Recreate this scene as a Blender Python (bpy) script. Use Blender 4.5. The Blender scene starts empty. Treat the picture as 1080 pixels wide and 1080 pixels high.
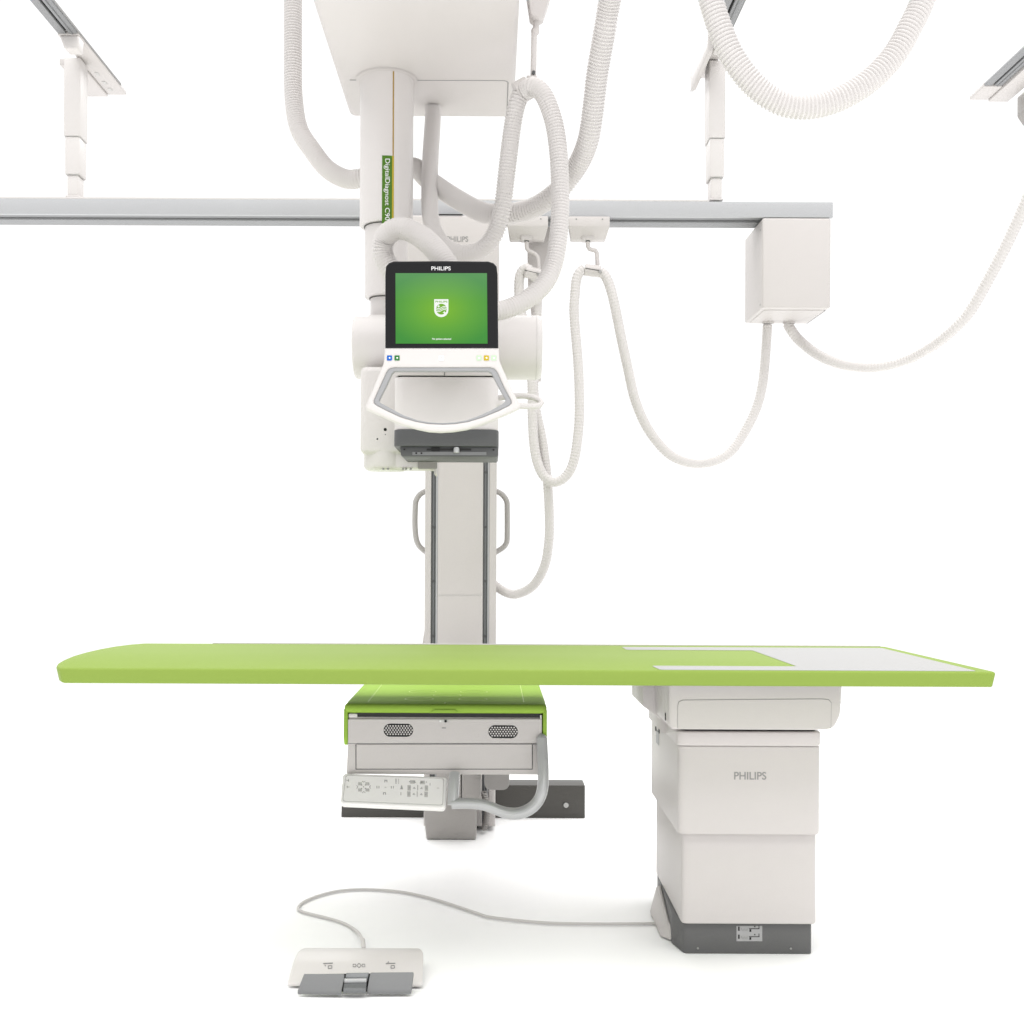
import bpy, bmesh, math, random
from mathutils import Matrix, Vector

R = math.radians
random.seed(4)
S = bpy.context.scene
COL = S.collection

# ------------------------------------------------------------------ camera, light, exposure
F, CX, CY, H, ROLL = 1190.0, 518.0, 578.0, 1.165, R(0.25)
cd = bpy.data.cameras.new('camera')
cam = bpy.data.objects.new('camera', cd)
COL.objects.link(cam)
cam.location = (0, 0, H)
cam.rotation_euler = (math.pi / 2, -ROLL, 0)
cd.sensor_width = 36
cd.lens = F / 1080 * 36
cd.shift_x = (540 - CX) / 1080
cd.shift_y = (CY - 540) / 1080
cd.clip_start = 0.05
cd.clip_end = 200
S.camera = cam

W = bpy.data.worlds.new('World')
S.world = W
W.use_nodes = True
# white studio backdrop in front of the camera, dimmer room to the sides, above and behind
wn = W.node_tree
bg = wn.nodes['Background']
bg.inputs[1].default_value = 1.0
wt = wn.nodes.new('ShaderNodeTexCoord')
ws = wn.nodes.new('ShaderNodeSeparateXYZ')
wr = wn.nodes.new('ShaderNodeMapRange')
wr.interpolation_type = 'SMOOTHSTEP'
wr.inputs['From Min'].default_value = .10
wr.inputs['From Max'].default_value = .66
wr.inputs['To Min'].default_value = .82
wr.inputs['To Max'].default_value = 1.15
wn.links.new(wt.outputs['Generated'], ws.inputs[0])
wn.links.new(ws.outputs[1], wr.inputs['Value'])
wn.links.new(wr.outputs[0], bg.inputs[0])


def area(name, loc, target, size, power, col=(1, 1, 1)):
    l = bpy.data.lights.new(name, 'AREA')
    l.shape = 'RECTANGLE'
    l.size, l.size_y = size
    l.energy = power
    l.color = col
    o = bpy.data.objects.new(name, l)
    COL.objects.link(o)
    o.location = loc
    o.rotation_euler = (Vector(target) - Vector(loc)).to_track_quat('-Z', 'Y').to_euler()
    return o


area('studio_softbox', (1.7, -2.0, 2.7), (0.0, 3.5, 1.5), (2.2, 1.8), 34, (1, .99, .97))
area('studio_overhead', (0.2, 0.6, 16.0), (0.2, 2.6, 0.0), (26.0, 22.0), 5200, (1, .995, .985))
area('floor_whitening_fill', (0.0, 14.0, 9.0), (0.0, 3.6, 0.0), (12.0, 3.0), 500, (1, 1, 1))  # added lamp out of view, whitens the floor under the table

S.render.engine = 'CYCLES'
S.cycles.use_adaptive_sampling = False
S.cycles.use_denoising = True
S.cycles.max_bounces = 5
S.cycles.diffuse_bounces = 3
S.cycles.caustics_reflective = False
S.cycles.caustics_refractive = False
W.cycles.sampling_method = 'NONE'
S.cycles.denoising_input_passes = 'RGB_ALBEDO'
S.cycles.denoising_prefilter = 'ACCURATE'
S.view_settings.view_transform = 'Standard'
S.view_settings.look = 'None'
S.view_settings.exposure = 0
S.view_settings.gamma = 1
S.view_settings.use_curve_mapping = False


# ------------------------------------------------------------------ helpers
def P(px, py, Y):
    """photo pixel (1080 px picture) at depth Y -> world point"""
    a, b = px - CX, py - CY
    c, s = math.cos(ROLL), math.sin(ROLL)
    x, y = a * c + b * s, -a * s + b * c
    return Vector((x / F * Y, Y, H - y / F * Y))


def Q(px, py, Y):
    v = P(px, py, Y)
    return (v.x, v.z)


def mat(name, col, rough=.45, spec=.4, metal=0., bump=.0, bscale=400., var=.0, emit=None, estr=1., coat=0.):
    m = bpy.data.materials.new(name)
    m.use_nodes = True
    nt = m.node_tree
    b = nt.nodes['Principled BSDF']
    b.inputs['Base Color'].default_value = (*col, 1)
    b.inputs['Roughness'].default_value = rough
    b.inputs['Specular IOR Level'].default_value = spec
    b.inputs['Metallic'].default_value = metal
    b.inputs['Coat Weight'].default_value = coat
    tc = nt.nodes.new('ShaderNodeTexCoord')
    if var:
        n = nt.nodes.new('ShaderNodeTexNoise')
        n.inputs['Scale'].default_value = bscale * .6
        n.inputs['Detail'].default_value = 4
        nt.links.new(tc.outputs['Object'], n.inputs['Vector'])
        mr = nt.nodes.new('ShaderNodeMapRange')
        mr.inputs['From Min'].default_value = .3
        mr.inputs['From Max'].default_value = .7
        mr.inputs['To Min'].default_value = 1 - var
        mr.inputs['To Max'].default_value = 1 + var
        nt.links.new(n.outputs['Fac'], mr.inputs['Value'])
        mx = nt.nodes.new('ShaderNodeMix')
        mx.data_type = 'RGBA'
        mx.blend_type = 'MULTIPLY'
        mx.inputs['Factor'].default_value = 1
        mx.inputs[6].default_value = (*col, 1)
        nt.links.new(mr.outputs[0], mx.inputs[7])
        nt.links.new(mx.outputs[2], b.inputs['Base Color'])
    if bump:
        n = nt.nodes.new('ShaderNodeTexNoise')
        n.inputs['Scale'].default_value = bscale
        n.inputs['Detail'].default_value = 2
        nt.links.new(tc.outputs['Object'], n.inputs['Vector'])
        bp = nt.nodes.new('ShaderNodeBump')
        bp.inputs['Strength'].default_value = bump
        bp.inputs['Distance'].default_value = .0001
        nt.links.new(n.outputs['Fac'], bp.inputs['Height'])
        nt.links.new(bp.outputs[0], b.inputs['Normal'])
    if emit:
        b.inputs['Emission Color'].default_value = (*emit, 1)
        b.inputs['Emission Strength'].default_value = estr
    return m


M = {
    'floor': mat('floor white', (.96, .96, .96), .7, .05, bump=.1, bscale=60),
    'enamel': mat('white enamel', (.545, .518, .503), .42, .35, bump=.25, bscale=700, var=.012),
    'enamel_hi': mat('bright white enamel', (.622, .597, .582), .38, .4, bump=.15, bscale=700, var=.01),
    'panel': mat('white control plastic', (.88, .862, .85), .35, .4),
    'hose': mat('white hose plastic', (.605, .582, .568), .5, .3),
    'green': mat('green upholstery', (.228, .322, .062), .6, .12, bump=.4, bscale=900, var=.015),
    'inlay': mat('white tabletop laminate', (.36, .358, .353), .5, .2),
    'green_shell': mat('green detector shell', (.29, .46, .065), .65, .12),
    'green_mark': mat('pale green marking', (.45, .62, .12), .4, .4),
    'alu': mat('anodised aluminium', (.44, .445, .455), .45, .4, metal=.15, bump=.2, bscale=300, var=.03),
    'alu_shaded': mat('shaded rail aluminium', (.27, .273, .28), .5, .3, metal=.1, bump=.2, bscale=300, var=.04),  # aluminium darkened for the rail undersides, shade put into the colour
    'alu_dark': mat('dark aluminium', (.17, .175, .18), .4, .4, metal=.3, var=.05, bscale=200),
    'slot': mat('black slot', (.02, .02, .02), .5, .3),
    'seam': mat('seam shadow gap', (.12, .115, .11), .7, .1),
    'grey': mat('dark grey plastic', (.085, .087, .088), .5, .35, bump=.3, bscale=900, var=.04),
    'grey_mid': mat('mid grey rubber', (.19, .192, .195), .5, .35, bump=.3, bscale=900, var=.03),
    'grip': mat('grey grip band', (.32, .322, .328), .45, .4),
    'tube_grey': mat('light grey metal', (.47, .473, .478), .3, .5, metal=.2),
    'beam': mat('charcoal steel', (.064, .061, .055), .5, .35, bump=.2, bscale=500, var=.06),
    'base': mat('dark grey base', (.11, .11, .109), .5, .35, bump=.3, bscale=800, var=.05),
    'black': mat('black bezel', (.010, .010, .011), .35, .2),
    'ink': mat('grey ink', (.27, .265, .26), .6, .2),
    'ink_soft': mat('pale grey ink', (.40, .395, .39), .6, .2),
    'ink_dark': mat('black ink', (.02, .02, .02), .6, .2),
    'ink_pale': mat('pale key grey', (.52, .51, .50), .6, .2),
    'label': mat('grey label', (.34, .34, .34), .5, .3),
    'gold': mat('ochre stripe', (.36, .24, .08), .5, .3),
    'label_green': mat('green nameplate', (.06, .16, .01), .45, .3),
    'label_yellow': mat('yellow stripe', (.42, .33, .03), .5, .3),
    'white_ink': mat('white print', (.75, .75, .74), .5, .3),
    'blue_key': mat('blue key', (.003, .10, .45), .4, .4),
    'green_key': mat('green key', (.02, .16, .03), .4, .4),
    'yellow_key': mat('yellow key', (.48, .36, .01), .4, .4),
    'pale_key': mat('pale green key', (.50, .66, .46), .4, .4),
    'steel': mat('steel screw', (.35, .35, .34), .3, .5, metal=.8),
    'lit': mat('lit white screen mark', (.0, .0, .0), .5, .1, emit=(.93, .96, .92)),
    'lit_green': mat('lit green screen mark', (.0, .0, .0), .5, .1, emit=(.19, .45, .03)),
    'underside': mat('darker arm grey', (.27, .26, .25), .5, .3, bump=.2, bscale=600),
    'handle': mat('warm grey handle', (.40, .385, .37), .4, .4),
    'block': mat('greige block', (.33, .315, .30), .5, .3, bump=.2, bscale=600, var=.02),
}


def screen_material():
    m = bpy.data.materials.new('green display picture')
    m.use_nodes = True
    nt = m.node_tree
    b = nt.nodes['Principled BSDF']
    b.inputs['Base Color'].default_value = (.01, .012, .01, 1)
    b.inputs['Roughness'].default_value = .3
    b.inputs['Specular IOR Level'].default_value = .08
    tc = nt.nodes.new('ShaderNodeTexCoord')
    mp = nt.nodes.new('ShaderNodeMapping')
    mp.vector_type = 'POINT'
    # normalise the plate (object = world metres) to 0..1 across and up, then centre it
    lo, hi = P(417.2, 362.6, 3.018), P(514, 288.4, 3.018)
    nm = nt.nodes.new('ShaderNodeMapping')
    nm.inputs['Location'].default_value = (-lo.x / (hi.x - lo.x), 0, -lo.z / (hi.z - lo.z))
    nm.inputs['Scale'].default_value = (1 / (hi.x - lo.x), 0, 1 / (hi.z - lo.z))
    nt.links.new(tc.outputs['Object'], nm.inputs['Vector'])
    mp.inputs['Location'].default_value = (-.5, 0, -.48)
    nt.links.new(nm.outputs[0], mp.inputs['Vector'])
    sc = nt.nodes.new('ShaderNodeMapping')
    sc.inputs['Scale'].default_value = (1.55, 0, 1.75)
    nt.links.new(mp.outputs[0], sc.inputs['Vector'])
    ln = nt.nodes.new('ShaderNodeVectorMath')
    ln.operation = 'LENGTH'
    nt.links.new(sc.outputs[0], ln.inputs[0])
    rp = nt.nodes.new('ShaderNodeValToRGB')
    e = rp.color_ramp.elements
    e[0].position, e[0].color = 0.0, (.205, .50, .016, 1)
    e[1].position, e[1].color = .95, (.05, .30, .04, 1)
    k = e.new(.5)
    k.color = (.115, .40, .035, 1)
    nt.links.new(ln.outputs['Value'], rp.inputs[0])
    sep = nt.nodes.new('ShaderNodeSeparateXYZ')
    nt.links.new(nm.outputs[0], sep.inputs[0])
    r2 = nt.nodes.new('ShaderNodeValToRGB')
    f = r2.color_ramp.elements
    f[0].position, f[0].color = .0, (0.0, 0.0, 0.0, 1)
    f[1].position, f[1].color = 1., (.06, .035, .07, 1)
    k = f.new(.6)
    k.color = (.01, .01, .01, 1)
    nt.links.new(sep.outputs[2], r2.inputs[0])
    ad = nt.nodes.new('ShaderNodeMix')
    ad.data_type = 'RGBA'
    ad.blend_type = 'ADD'
    ad.inputs['Factor'].default_value = 1
    nt.links.new(rp.outputs[0], ad.inputs[6])
    nt.links.new(r2.outputs[0], ad.inputs[7])
    nt.links.new(ad.outputs[2], b.inputs['Emission Color'])
    b.inputs['Emission Strength'].default_value = .93
    return m


M['screen'] = screen_material()


def thing(name, label, cat, loc=(0, 0, 0), group=None):
    o = bpy.data.objects.new(name, None)
    COL.objects.link(o)
    o.location = loc
    o.empty_display_size = .05
    o['label'], o['category'] = label, cat
    if group:
        o['group'] = group
    return o


def tag(o, label, cat, group=None):
    o['label'], o['category'] = label, cat
    if group:
        o['group'] = group
    return o


def link(name, me, m, parent=None, smooth=True, angle=32, label=None):
    me.name = name
    if len(me.materials):
        me.materials.clear()
    for k in (m if isinstance(m, (list, tuple)) else [m]):
        me.materials.append(M[k])
    if smooth:
        me.shade_smooth()
        me.set_sharp_from_angle(angle=R(angle))
    o = bpy.data.objects.new(name, me)
    COL.objects.link(o)
    if parent:
        o.parent = parent
        if parent.type == 'EMPTY':
            o.matrix_parent_inverse = Matrix.Translation(-Vector(parent.location))
    if label:
        o['label'] = label
    return o


class MB:
    """collects shapes into one mesh"""
    def __init__(s):
        s.bm = bmesh.new()
        s.mi = 0

    def box(s, a, b, bev=0., seg=3):
        x0, x1 = sorted((a[0], b[0])); y0, y1 = sorted((a[1], b[1])); z0, z1 = sorted((a[2], b[2]))
        return s.hexa([(x0, y0, z0), (x1, y0, z0), (x1, y1, z0), (x0, y1, z0),
                       (x0, y0, z1), (x1, y0, z1), (x1, y1, z1), (x0, y1, z1)], bev, seg)

    def hexa(s, c, bev=0., seg=3, sel=None):
        t = bmesh.new()
        v = [t.verts.new(p) for p in c]
        for q in ((3, 2, 1, 0), (4, 5, 6, 7), (0, 1, 5, 4), (1, 2, 6, 5), (2, 3, 7, 6), (3, 0, 4, 7)):
            t.faces.new([v[i] for i in q])
        if bev:
            ed = [e for e in t.edges if sel is None or sel(e)]
            bmesh.ops.bevel(t, geom=ed, offset=bev, segments=seg, profile=.5, affect='EDGES', clamp_overlap=True)
        s.add(t)
        return s

    def prism(s, pts, axis, a, b, bev=0., seg=2):
        """2-D polygon extruded along axis; pts are the other two coords in x,y,z order"""
        def mk(p, h):
            return {'x': (h, p[0], p[1]), 'y': (p[0], h, p[1]), 'z': (p[0], p[1], h)}[axis]
        t = bmesh.new()
        A = [t.verts.new(mk(p, a)) for p in pts]
        B = [t.verts.new(mk(p, b)) for p in pts]
        n = len(pts)
        t.faces.new(A); t.faces.new(B[::-1])
        for i in range(n):
            t.faces.new((A[i], A[(i + 1) % n], B[(i + 1) % n], B[i]))
        bmesh.ops.recalc_face_normals(t, faces=t.faces)
        if bev:
            ed = [e for e in t.edges if e.calc_face_angle(0) > R(25)]
            bmesh.ops.bevel(t, geom=ed, offset=bev, segments=seg, profile=.5, affect='EDGES', clamp_overlap=True)
        s.add(t)
        return s

    def lathe(s, prof, origin, axis='z', seg=40):
        """prof: (radius, height) pairs along axis"""
        t = bmesh.new()
        rings = []
        for r, h in prof:
            ring = []
            for i in range(seg):
                a = 2 * math.pi * i / seg
                c, d = r * math.cos(a), r * math.sin(a)
                p = {'z': (c, d, h), 'x': (h, c, d), 'y': (c, h, d)}[axis]
                ring.append(t.verts.new(Vector(origin) + Vector(p)))
            rings.append(ring)
        for A, B in zip(rings, rings[1:]):
            for i in range(seg):
                t.faces.new((A[i], A[(i + 1) % seg], B[(i + 1) % seg], B[i]))
        t.faces.new(rings[0]); t.faces.new(rings[-1])
        bmesh.ops.recalc_face_normals(t, faces=t.faces)
        s.add(t)
        return s

    def tube(s, pts, r, seg=16, rib=0., pitch=.0085, smooth=True, radii=None, cyc=False):
        P_ = [Vector(p) for p in pts]
        rr = radii or [r] * len(P_)
        dense, dr = [], []
        if smooth:
            n = len(P_)
            for i in range(n - 1):
                p0, p1, p2, p3 = P_[max(i - 1, 0)], P_[i], P_[i + 1], P_[min(i + 2, n - 1)]
                # centripetal-like spline through the points
                for k in range(24):
                    t = k / 24
                    dense.append(.5 * ((2 * p1) + (p2 - p0) * t + (2 * p0 - 5 * p1 + 4 * p2 - p3) * t * t
                                       + (3 * p1 - p0 - 3 * p2 + p3) * t ** 3))
                    dr.append(rr[i] * (1 - t) + rr[i + 1] * t)
            dense.append(P_[-1]); dr.append(rr[-1])
        else:
            dense, dr = P_, rr
        # resample
        L = [0]
        for a, b in zip(dense, dense[1:]):
            L.append(L[-1] + (b - a).length)
        if smooth:
            step = pitch / 6 if rib else .012
            cnt = max(int(L[-1] / step), 4)
            out, orr = [], []
            j = 0
            for i in range(cnt + 1):
                d = L[-1] * i / cnt
                while j < len(L) - 2 and L[j + 1] < d:
                    j += 1
                t = (d - L[j]) / max(L[j + 1] - L[j], 1e-9)
                out.append(dense[j].lerp(dense[j + 1], t))
                orr.append(dr[j] * (1 - t) + dr[j + 1] * t)
        else:
            out, orr = dense, dr
        t = bmesh.new()
        up = Vector((0, 1, 0))
        rings = []
        n = len(out)
        for i, p in enumerate(out):
            d = (out[min(i + 1, n - 1)] - out[max(i - 1, 0)]).normalized()
            if abs(d.dot(up)) > .98:
                up = Vector((1, 0, 0)) if abs(d.x) < .9 else Vector((0, 0, 1))
            u = (up - d * up.dot(d)).normalized()
            up = u
            w = d.cross(u)
            q = orr[i]
            if rib:
                q *= 1 - rib * (.5 - .5 * math.cos(math.pi / 3 * (i % 6))) ** 1.6
            if not smooth and 0 < i < n - 1:
                e1 = (out[i] - out[i - 1]).normalized()
                k = 1 / max(e1.dot(d), .5)
            else:
                k = 1
            rings.append([t.verts.new(p + (u * math.cos(2 * math.pi * j / seg)
                                           + w * math.sin(2 * math.pi * j / seg) * k) * q) for j in range(seg)])
        for A, B in zip(rings, rings[1:]):
            for i in range(seg):
                t.faces.new((A[i], A[(i + 1) % seg], B[(i + 1) % seg], B[i]))
        t.faces.new(rings[0]); t.faces.new(rings[-1])
        bmesh.ops.recalc_face_normals(t, faces=t.faces)
        s.add(t)
        return s

    def disc(s, c, n, r, h=.001, seg=20):
        """short cylinder at c along n"""
        n = Vector(n).normalized()
        u = n.orthogonal().normalized(); w = n.cross(u)
        t = bmesh.new()
        A = [t.verts.new(Vector(c) + (u * math.cos(2 * math.pi * i / seg) + w * math.sin(2 * math.pi * i / seg)) * r) for i in range(seg)]
        B = [t.verts.new(v.co + n * h) for v in A]
        for i in range(seg):
            t.faces.new((A[i], A[(i + 1) % seg], B[(i + 1) % seg], B[i]))
        t.faces.new(A[::-1]); t.faces.new(B)
        bmesh.ops.recalc_face_normals(t, faces=t.faces)
        s.add(t)
        return s

    def add(s, t):
        for f in t.faces:
            f.material_index = s.mi
        me = bpy.data.meshes.new('tmp')
        t.to_mesh(me); t.free()
        s.bm.from_mesh(me)
        bpy.data.meshes.remove(me)

    def add_mesh(s, me):
        n = len(s.bm.faces)
        s.bm.from_mesh(me)
        s.bm.faces.ensure_lookup_table()
        for f in s.bm.faces[n:]:
            f.material_index = s.mi
        bpy.data.meshes.remove(me)

    def build(s, name, m, parent=None, **k):
        me = bpy.data.meshes.new(name)
        s.bm.to_mesh(me); s.bm.free()
        return link(name, me, m, parent, **k)


def curve_mesh(cu, xf):
    o = bpy.data.objects.new('tmp', cu)
    COL.objects.link(o)
    dg = bpy.context.evaluated_depsgraph_get()
    me = bpy.data.meshes.new_from_object(o.evaluated_get(dg))
    bpy.data.objects.remove(o)
    bpy.data.curves.remove(cu)
    me.transform(xf)
    return me


def front(Y):
    """local (x, y, z) -> world (x, Y - z, y): faces the camera side"""
    return Matrix(((1, 0, 0, 0), (0, 0, -1, Y), (0, 1, 0, 0), (0, 0, 0, 1)))


def plate_mesh(loops, t, xf, bev=0., seg=2):
    """flat slab with holes, standing t proud of its plane"""
    cu = bpy.data.curves.new('tmp', 'CURVE')
    cu.dimensions = '2D'
    cu.fill_mode = 'BOTH'
    for lp in loops:
        sp = cu.splines.new('POLY')
        sp.points.add(len(lp) - 1)
        for p, c in zip(sp.points, lp):
            p.co = (c[0], c[1], 0, 1)
        sp.use_cyclic_u = True
    if bev:
        cu.bevel_depth = bev
        cu.bevel_resolution = seg
        cu.offset = -bev
    cu.extrude = max(t / 2 - bev, 1e-5)
    return curve_mesh(cu, xf @ Matrix.Translation((0, 0, t / 2)))


def plate(name, loops, Y, t, m, parent=None, bev=0., **k):
    return link(name, plate_mesh(loops, t, front(Y), bev), m, parent, **k)


def rnd(pts, r, n=5):
    """round the corners of a polygon"""
    out = []
    N = len(pts)
    for i in range(N):
        a, b, c = Vector(pts[i - 1]), Vector(pts[i]), Vector(pts[(i + 1) % N])
        u, w = (a - b), (c - b)
        q = min(r, u.length * .48, w.length * .48)
        p0, p1 = b + u.normalized() * q, b + w.normalized() * q
        for k in range(n + 1):
            t = k / n
            out.append(tuple((1 - t) ** 2 * p0 + 2 * t * (1 - t) * b + t * t * p1))
    return out


def rect(x0, y0, x1, y1):
    return [(x0, y0), (x1, y0), (x1, y1), (x0, y1)]


def QR(px0, py0, px1, py1, Y):
    return [Q(px0, py0, Y), Q(px1, py0, Y), Q(px1, py1, Y), Q(px0, py1, Y)]


def text_mesh(s, w, h, xf, bold=0., t=.0004):
    cu = bpy.data.curves.new('tmp', 'FONT')
    cu.body = s
    cu.extrude = .02
    cu.offset = bold
    me = curve_mesh(cu, Matrix.Identity(4))
    xs = [v.co.x for v in me.vertices]; ys = [v.co.y for v in me.vertices]
    for v in me.vertices:
        v.co.x = (v.co.x - min(xs)) / (max(xs) - min(xs)) * w - w / 2
        v.co.y = (v.co.y - min(ys)) / (max(ys) - min(ys)) * h - h / 2
        v.co.z = (v.co.z + .02) / .04 * t
    me.transform(xf)
    return me


def text(name, s, px0, py0, px1, py1, Y, m, parent, bold=0.):
    a, b = P(px0, py0, Y), P(px1, py1, Y)
    me = text_mesh(s, abs(b.x - a.x), abs(a.z - b.z), Matrix.Translation(((a.x + b.x) / 2, 0, (a.z + b.z) / 2)) @ front(Y), bold)
    return link(name, me, m, parent, smooth=False)


def dup(root, delta, label):
    r = root.copy(); COL.objects.link(r)
    r.location = Vector(root.location) + Vector(delta)
    r['label'] = label
    for ch in list(root.children):
        c = ch.copy(); COL.objects.link(c); c.parent = r
        c.matrix_parent_inverse = ch.matrix_parent_inverse.copy()
        for g in list(ch.children):
            d = g.copy(); COL.objects.link(d); d.parent = c
            d.matrix_parent_inverse = g.matrix_parent_inverse.copy()
    return r


# ------------------------------------------------------------------ floor
fl = MB()
fl.box((-6, -3, -.05), (6, 8.5, 0))
fo = fl.build('floor', 'floor', smooth=False)
fo['kind'] = 'structure'

# ------------------------------------------------------------------ ceiling rails, posts and the cross rail
RZ = 3.125            # underside of the ceiling rails


def ceiling_rail(x0, x1, yend, plate_end, side, label, gusset=True):
    t = thing('ceiling_rail', label, 'rail', ((x0 + x1) / 2, yend, RZ), 'ceiling rails')
    y0 = 1.2
    w = x1 - x0
    m = MB()
    # C channel: two lips left and right of an open slot
    s0, s1 = x0 + w * .42, x0 + w * .56
    m.box((x0, y0, RZ), (s0, yend, RZ + .012), .002)
    m.box((s1, y0, RZ), (x1, yend, RZ + .012), .002)
    m.box((x0 + w * .72, y0, RZ - .004), (x0 + w * .76, yend, RZ - .0002))
    m.build('channel', 'alu_shaded', t)
    MB().box((x0 + .007, y0, RZ + .0125), (x1 - .007, yend, RZ + .016)).build('slot_liner', 'slot', t)
    # white mounting plate that carries on past the channel
    m = MB()
    m.box((x0 - .002, yend + .001, RZ - .004), (x1 + .002, plate_end, RZ + .014), .003)
    if gusset and side < 0:
        m.box((x0 - .09, yend + .25, RZ - .012), (x0 - .003, plate_end, RZ + .014), .003)
    elif gusset:
        m.box((x1 + .003, yend - .4, RZ - .012), (x1 + .09, plate_end, RZ + .014), .003)
    m.build('end_plate', 'enamel', t)
    MB().box((x1 + .0025, y0, RZ + .005), (x1 + .005, plate_end - .08, RZ + .013)).build('edge_trim', 'ink', t)
    if plate_end - yend > .3:
        m = MB()
        # tapered shoe hanging under the plate
        xa, xb = x0 + .004, x1 + .003
        b = RZ - .0042
        m.hexa([(xa + .02, yend + .002, b - .052), (xb - .003, yend + .002, b - .052), (xb - .003, yend + .06, b - .052), (xa + .02, yend + .06, b - .052),
                (xa, yend + .002, b), (xb, yend + .002, b), (xb, yend + .06, b), (xa, yend + .06, b)], .006)
        m.build('shoe', 'enamel_hi', t)
        for k in (.34, .43, .50):
            MB().box((x0 + .02, yend + k, RZ - .0056), (x0 + .034, yend + k + .03, RZ - .0045)).build('fixing_slot', 'ink_pale', t)
    return t


ceiling_rail(-1.666, -1.590, 4.316, 4.89, -1, 'grey ceiling rail in the top left corner, above the left stretch of the cross rail')
rr_ = ceiling_rail(.821, .8985, 4.292, 4.69, -1, 'grey ceiling rail half hidden behind the large hose loop at the top right', False)
MB().box((.815, 4.285, RZ - .07), (.835, 4.655, RZ - .0045), .004).build('side_flange', 'enamel', rr_)
ceiling_rail(2.072, 2.148, 4.761, 4.904, 1, 'grey ceiling rail cut by the right edge of the photo with a white end plate')


def support_post(x0, x1, y0, y1, zs, label):
    t = thing('support_post', label, 'post', ((x0 + x1) / 2, (y0 + y1) / 2, zs[-1]), 'telescopic posts carrying the cross rail')
    for k in range(3):
        d = (0, .004, .011)[k]
        m = MB()
        m.box((x0 + d, y0 + d, zs[k + 1]), (x1 - d, y1 - d, zs[k] - (.0015 if k else 0)), .004)
        m.build('post_section', 'enamel_hi', t)
        if k < 2:
            MB().box((x0 + d + .002, y0 + d + .002, zs[k + 1] - .0014), (x1 - d - .002, y1 - d - .002, zs[k + 1] - .0001)).build('joint', 'ink_pale', t)
    m = MB()
    m.box((x0 + .006, y0 + .006, 2.5595), (x1 - .006, y1 - .006, zs[-1] - .0003), .002)
    m.build('foot_plate', 'enamel_hi', t)
    return t


a, b = P(67, 143, 4.5), P(84, 183, 4.5)
support_post(a.x, b.x, 4.5, 4.59, (3.115, a.z, b.z, 2.568), 'white telescopic post standing on the left stretch of the cross rail')
a, b = P(748, 145, 4.5), P(765, 186, 4.5)
support_post(a.x, b.x, 4.5, 4.60, (3.115, a.z, b.z, 2.566), 'white telescopic post under the hose loop, right stretch of the cross rail')
a = P(1076, 106, 4.86)
t = thing('support_post', 'white bracket post cut by the right edge of the photo', 'post', (a.x + .04, 4.9, a.z), 'telescopic posts carrying the cross rail')
MB().prism(rnd([(a.x - .013, 3.119), (a.x - .013, 3.03), (a.x + .015, 2.99), (a.x + .10, 2.99), (a.x + .10, 3.119)], .008), 'y', 4.66, 4.86, .003).build('post_section', 'block', t)

# cross rail
RB, RT = 2.489, 2.551
t = thing('cross_rail', 'long grey aluminium cross rail spanning from the left edge to the junction box', 'rail', (-.6, 4.58, RB))
m = MB()
x0, x1 = -2.9, 1.3575
m.box((x0, 4.50, RB), (x1, 4.515, RT), .0015)
m.box((x0, 4.5152, RT - .012), (x1, 4.66, RT), .0015)
m.build('rail_face', 'alu', t)
m = MB()
m.box((x0, 4.5152, RB + .010), (x1 - .002, 4.578, RB + .018), .001)
m.box((x0, 4.584, RB + .001), (x1 - .002, 4.66, RB + .014), .003)
m.build('rail_lip', 'alu_shaded', t)
MB().box((x0, 4.516, RB + .03), (x1 - .003, 4.655, RB + .04)).build('channel_floor', 'alu_dark', t)
MB().box((x0, 4.502, RT + .0005), (x1 - .5, 4.64, RT + .008), .001).build('top_strip', 'enamel_hi', t)

# junction box at the rail end
a, b = P(804, 228, 4.5), P(876, 325, 4.5)
t = thing('junction_box', 'white cable junction box under the right end of the cross rail', 'box', ((a.x + b.x) / 2, 4.65, b.z))
MB().box((a.x, 4.497, b.z), (b.x, 4.81, RB - .002), .009, 4).build('housing', 'enamel', t)
m = MB()
m.prism(rnd(rect(a.x + .018, 4.535, b.x - .012, 4.80), .01), 'z', b.z - .0025, b.z - .0002)
m.build('bottom_panel', 'enamel', t)
MB().box((b.x - .0125, 4.54, b.z - .0022), (b.x - .0085, 4.80, b.z - .0003)).build('seam', 'seam', t)
for px, py in ((804, 242), (803, 321)):
    v = P(px, py, 4.52)
    MB().disc((a.x, 4.53, v.z), (-1, 0, 0), .004, .0015).build('screw', 'steel', t)
for px in (810, 832):
    v = P(px, 343, 4.77)
    MB().lathe([(.024, -.004), (.024, .004), (.019, .006)], (v.x, 4.765, b.z - .006), 'z', 24).build('cable_gland', 'enamel', t)


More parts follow.
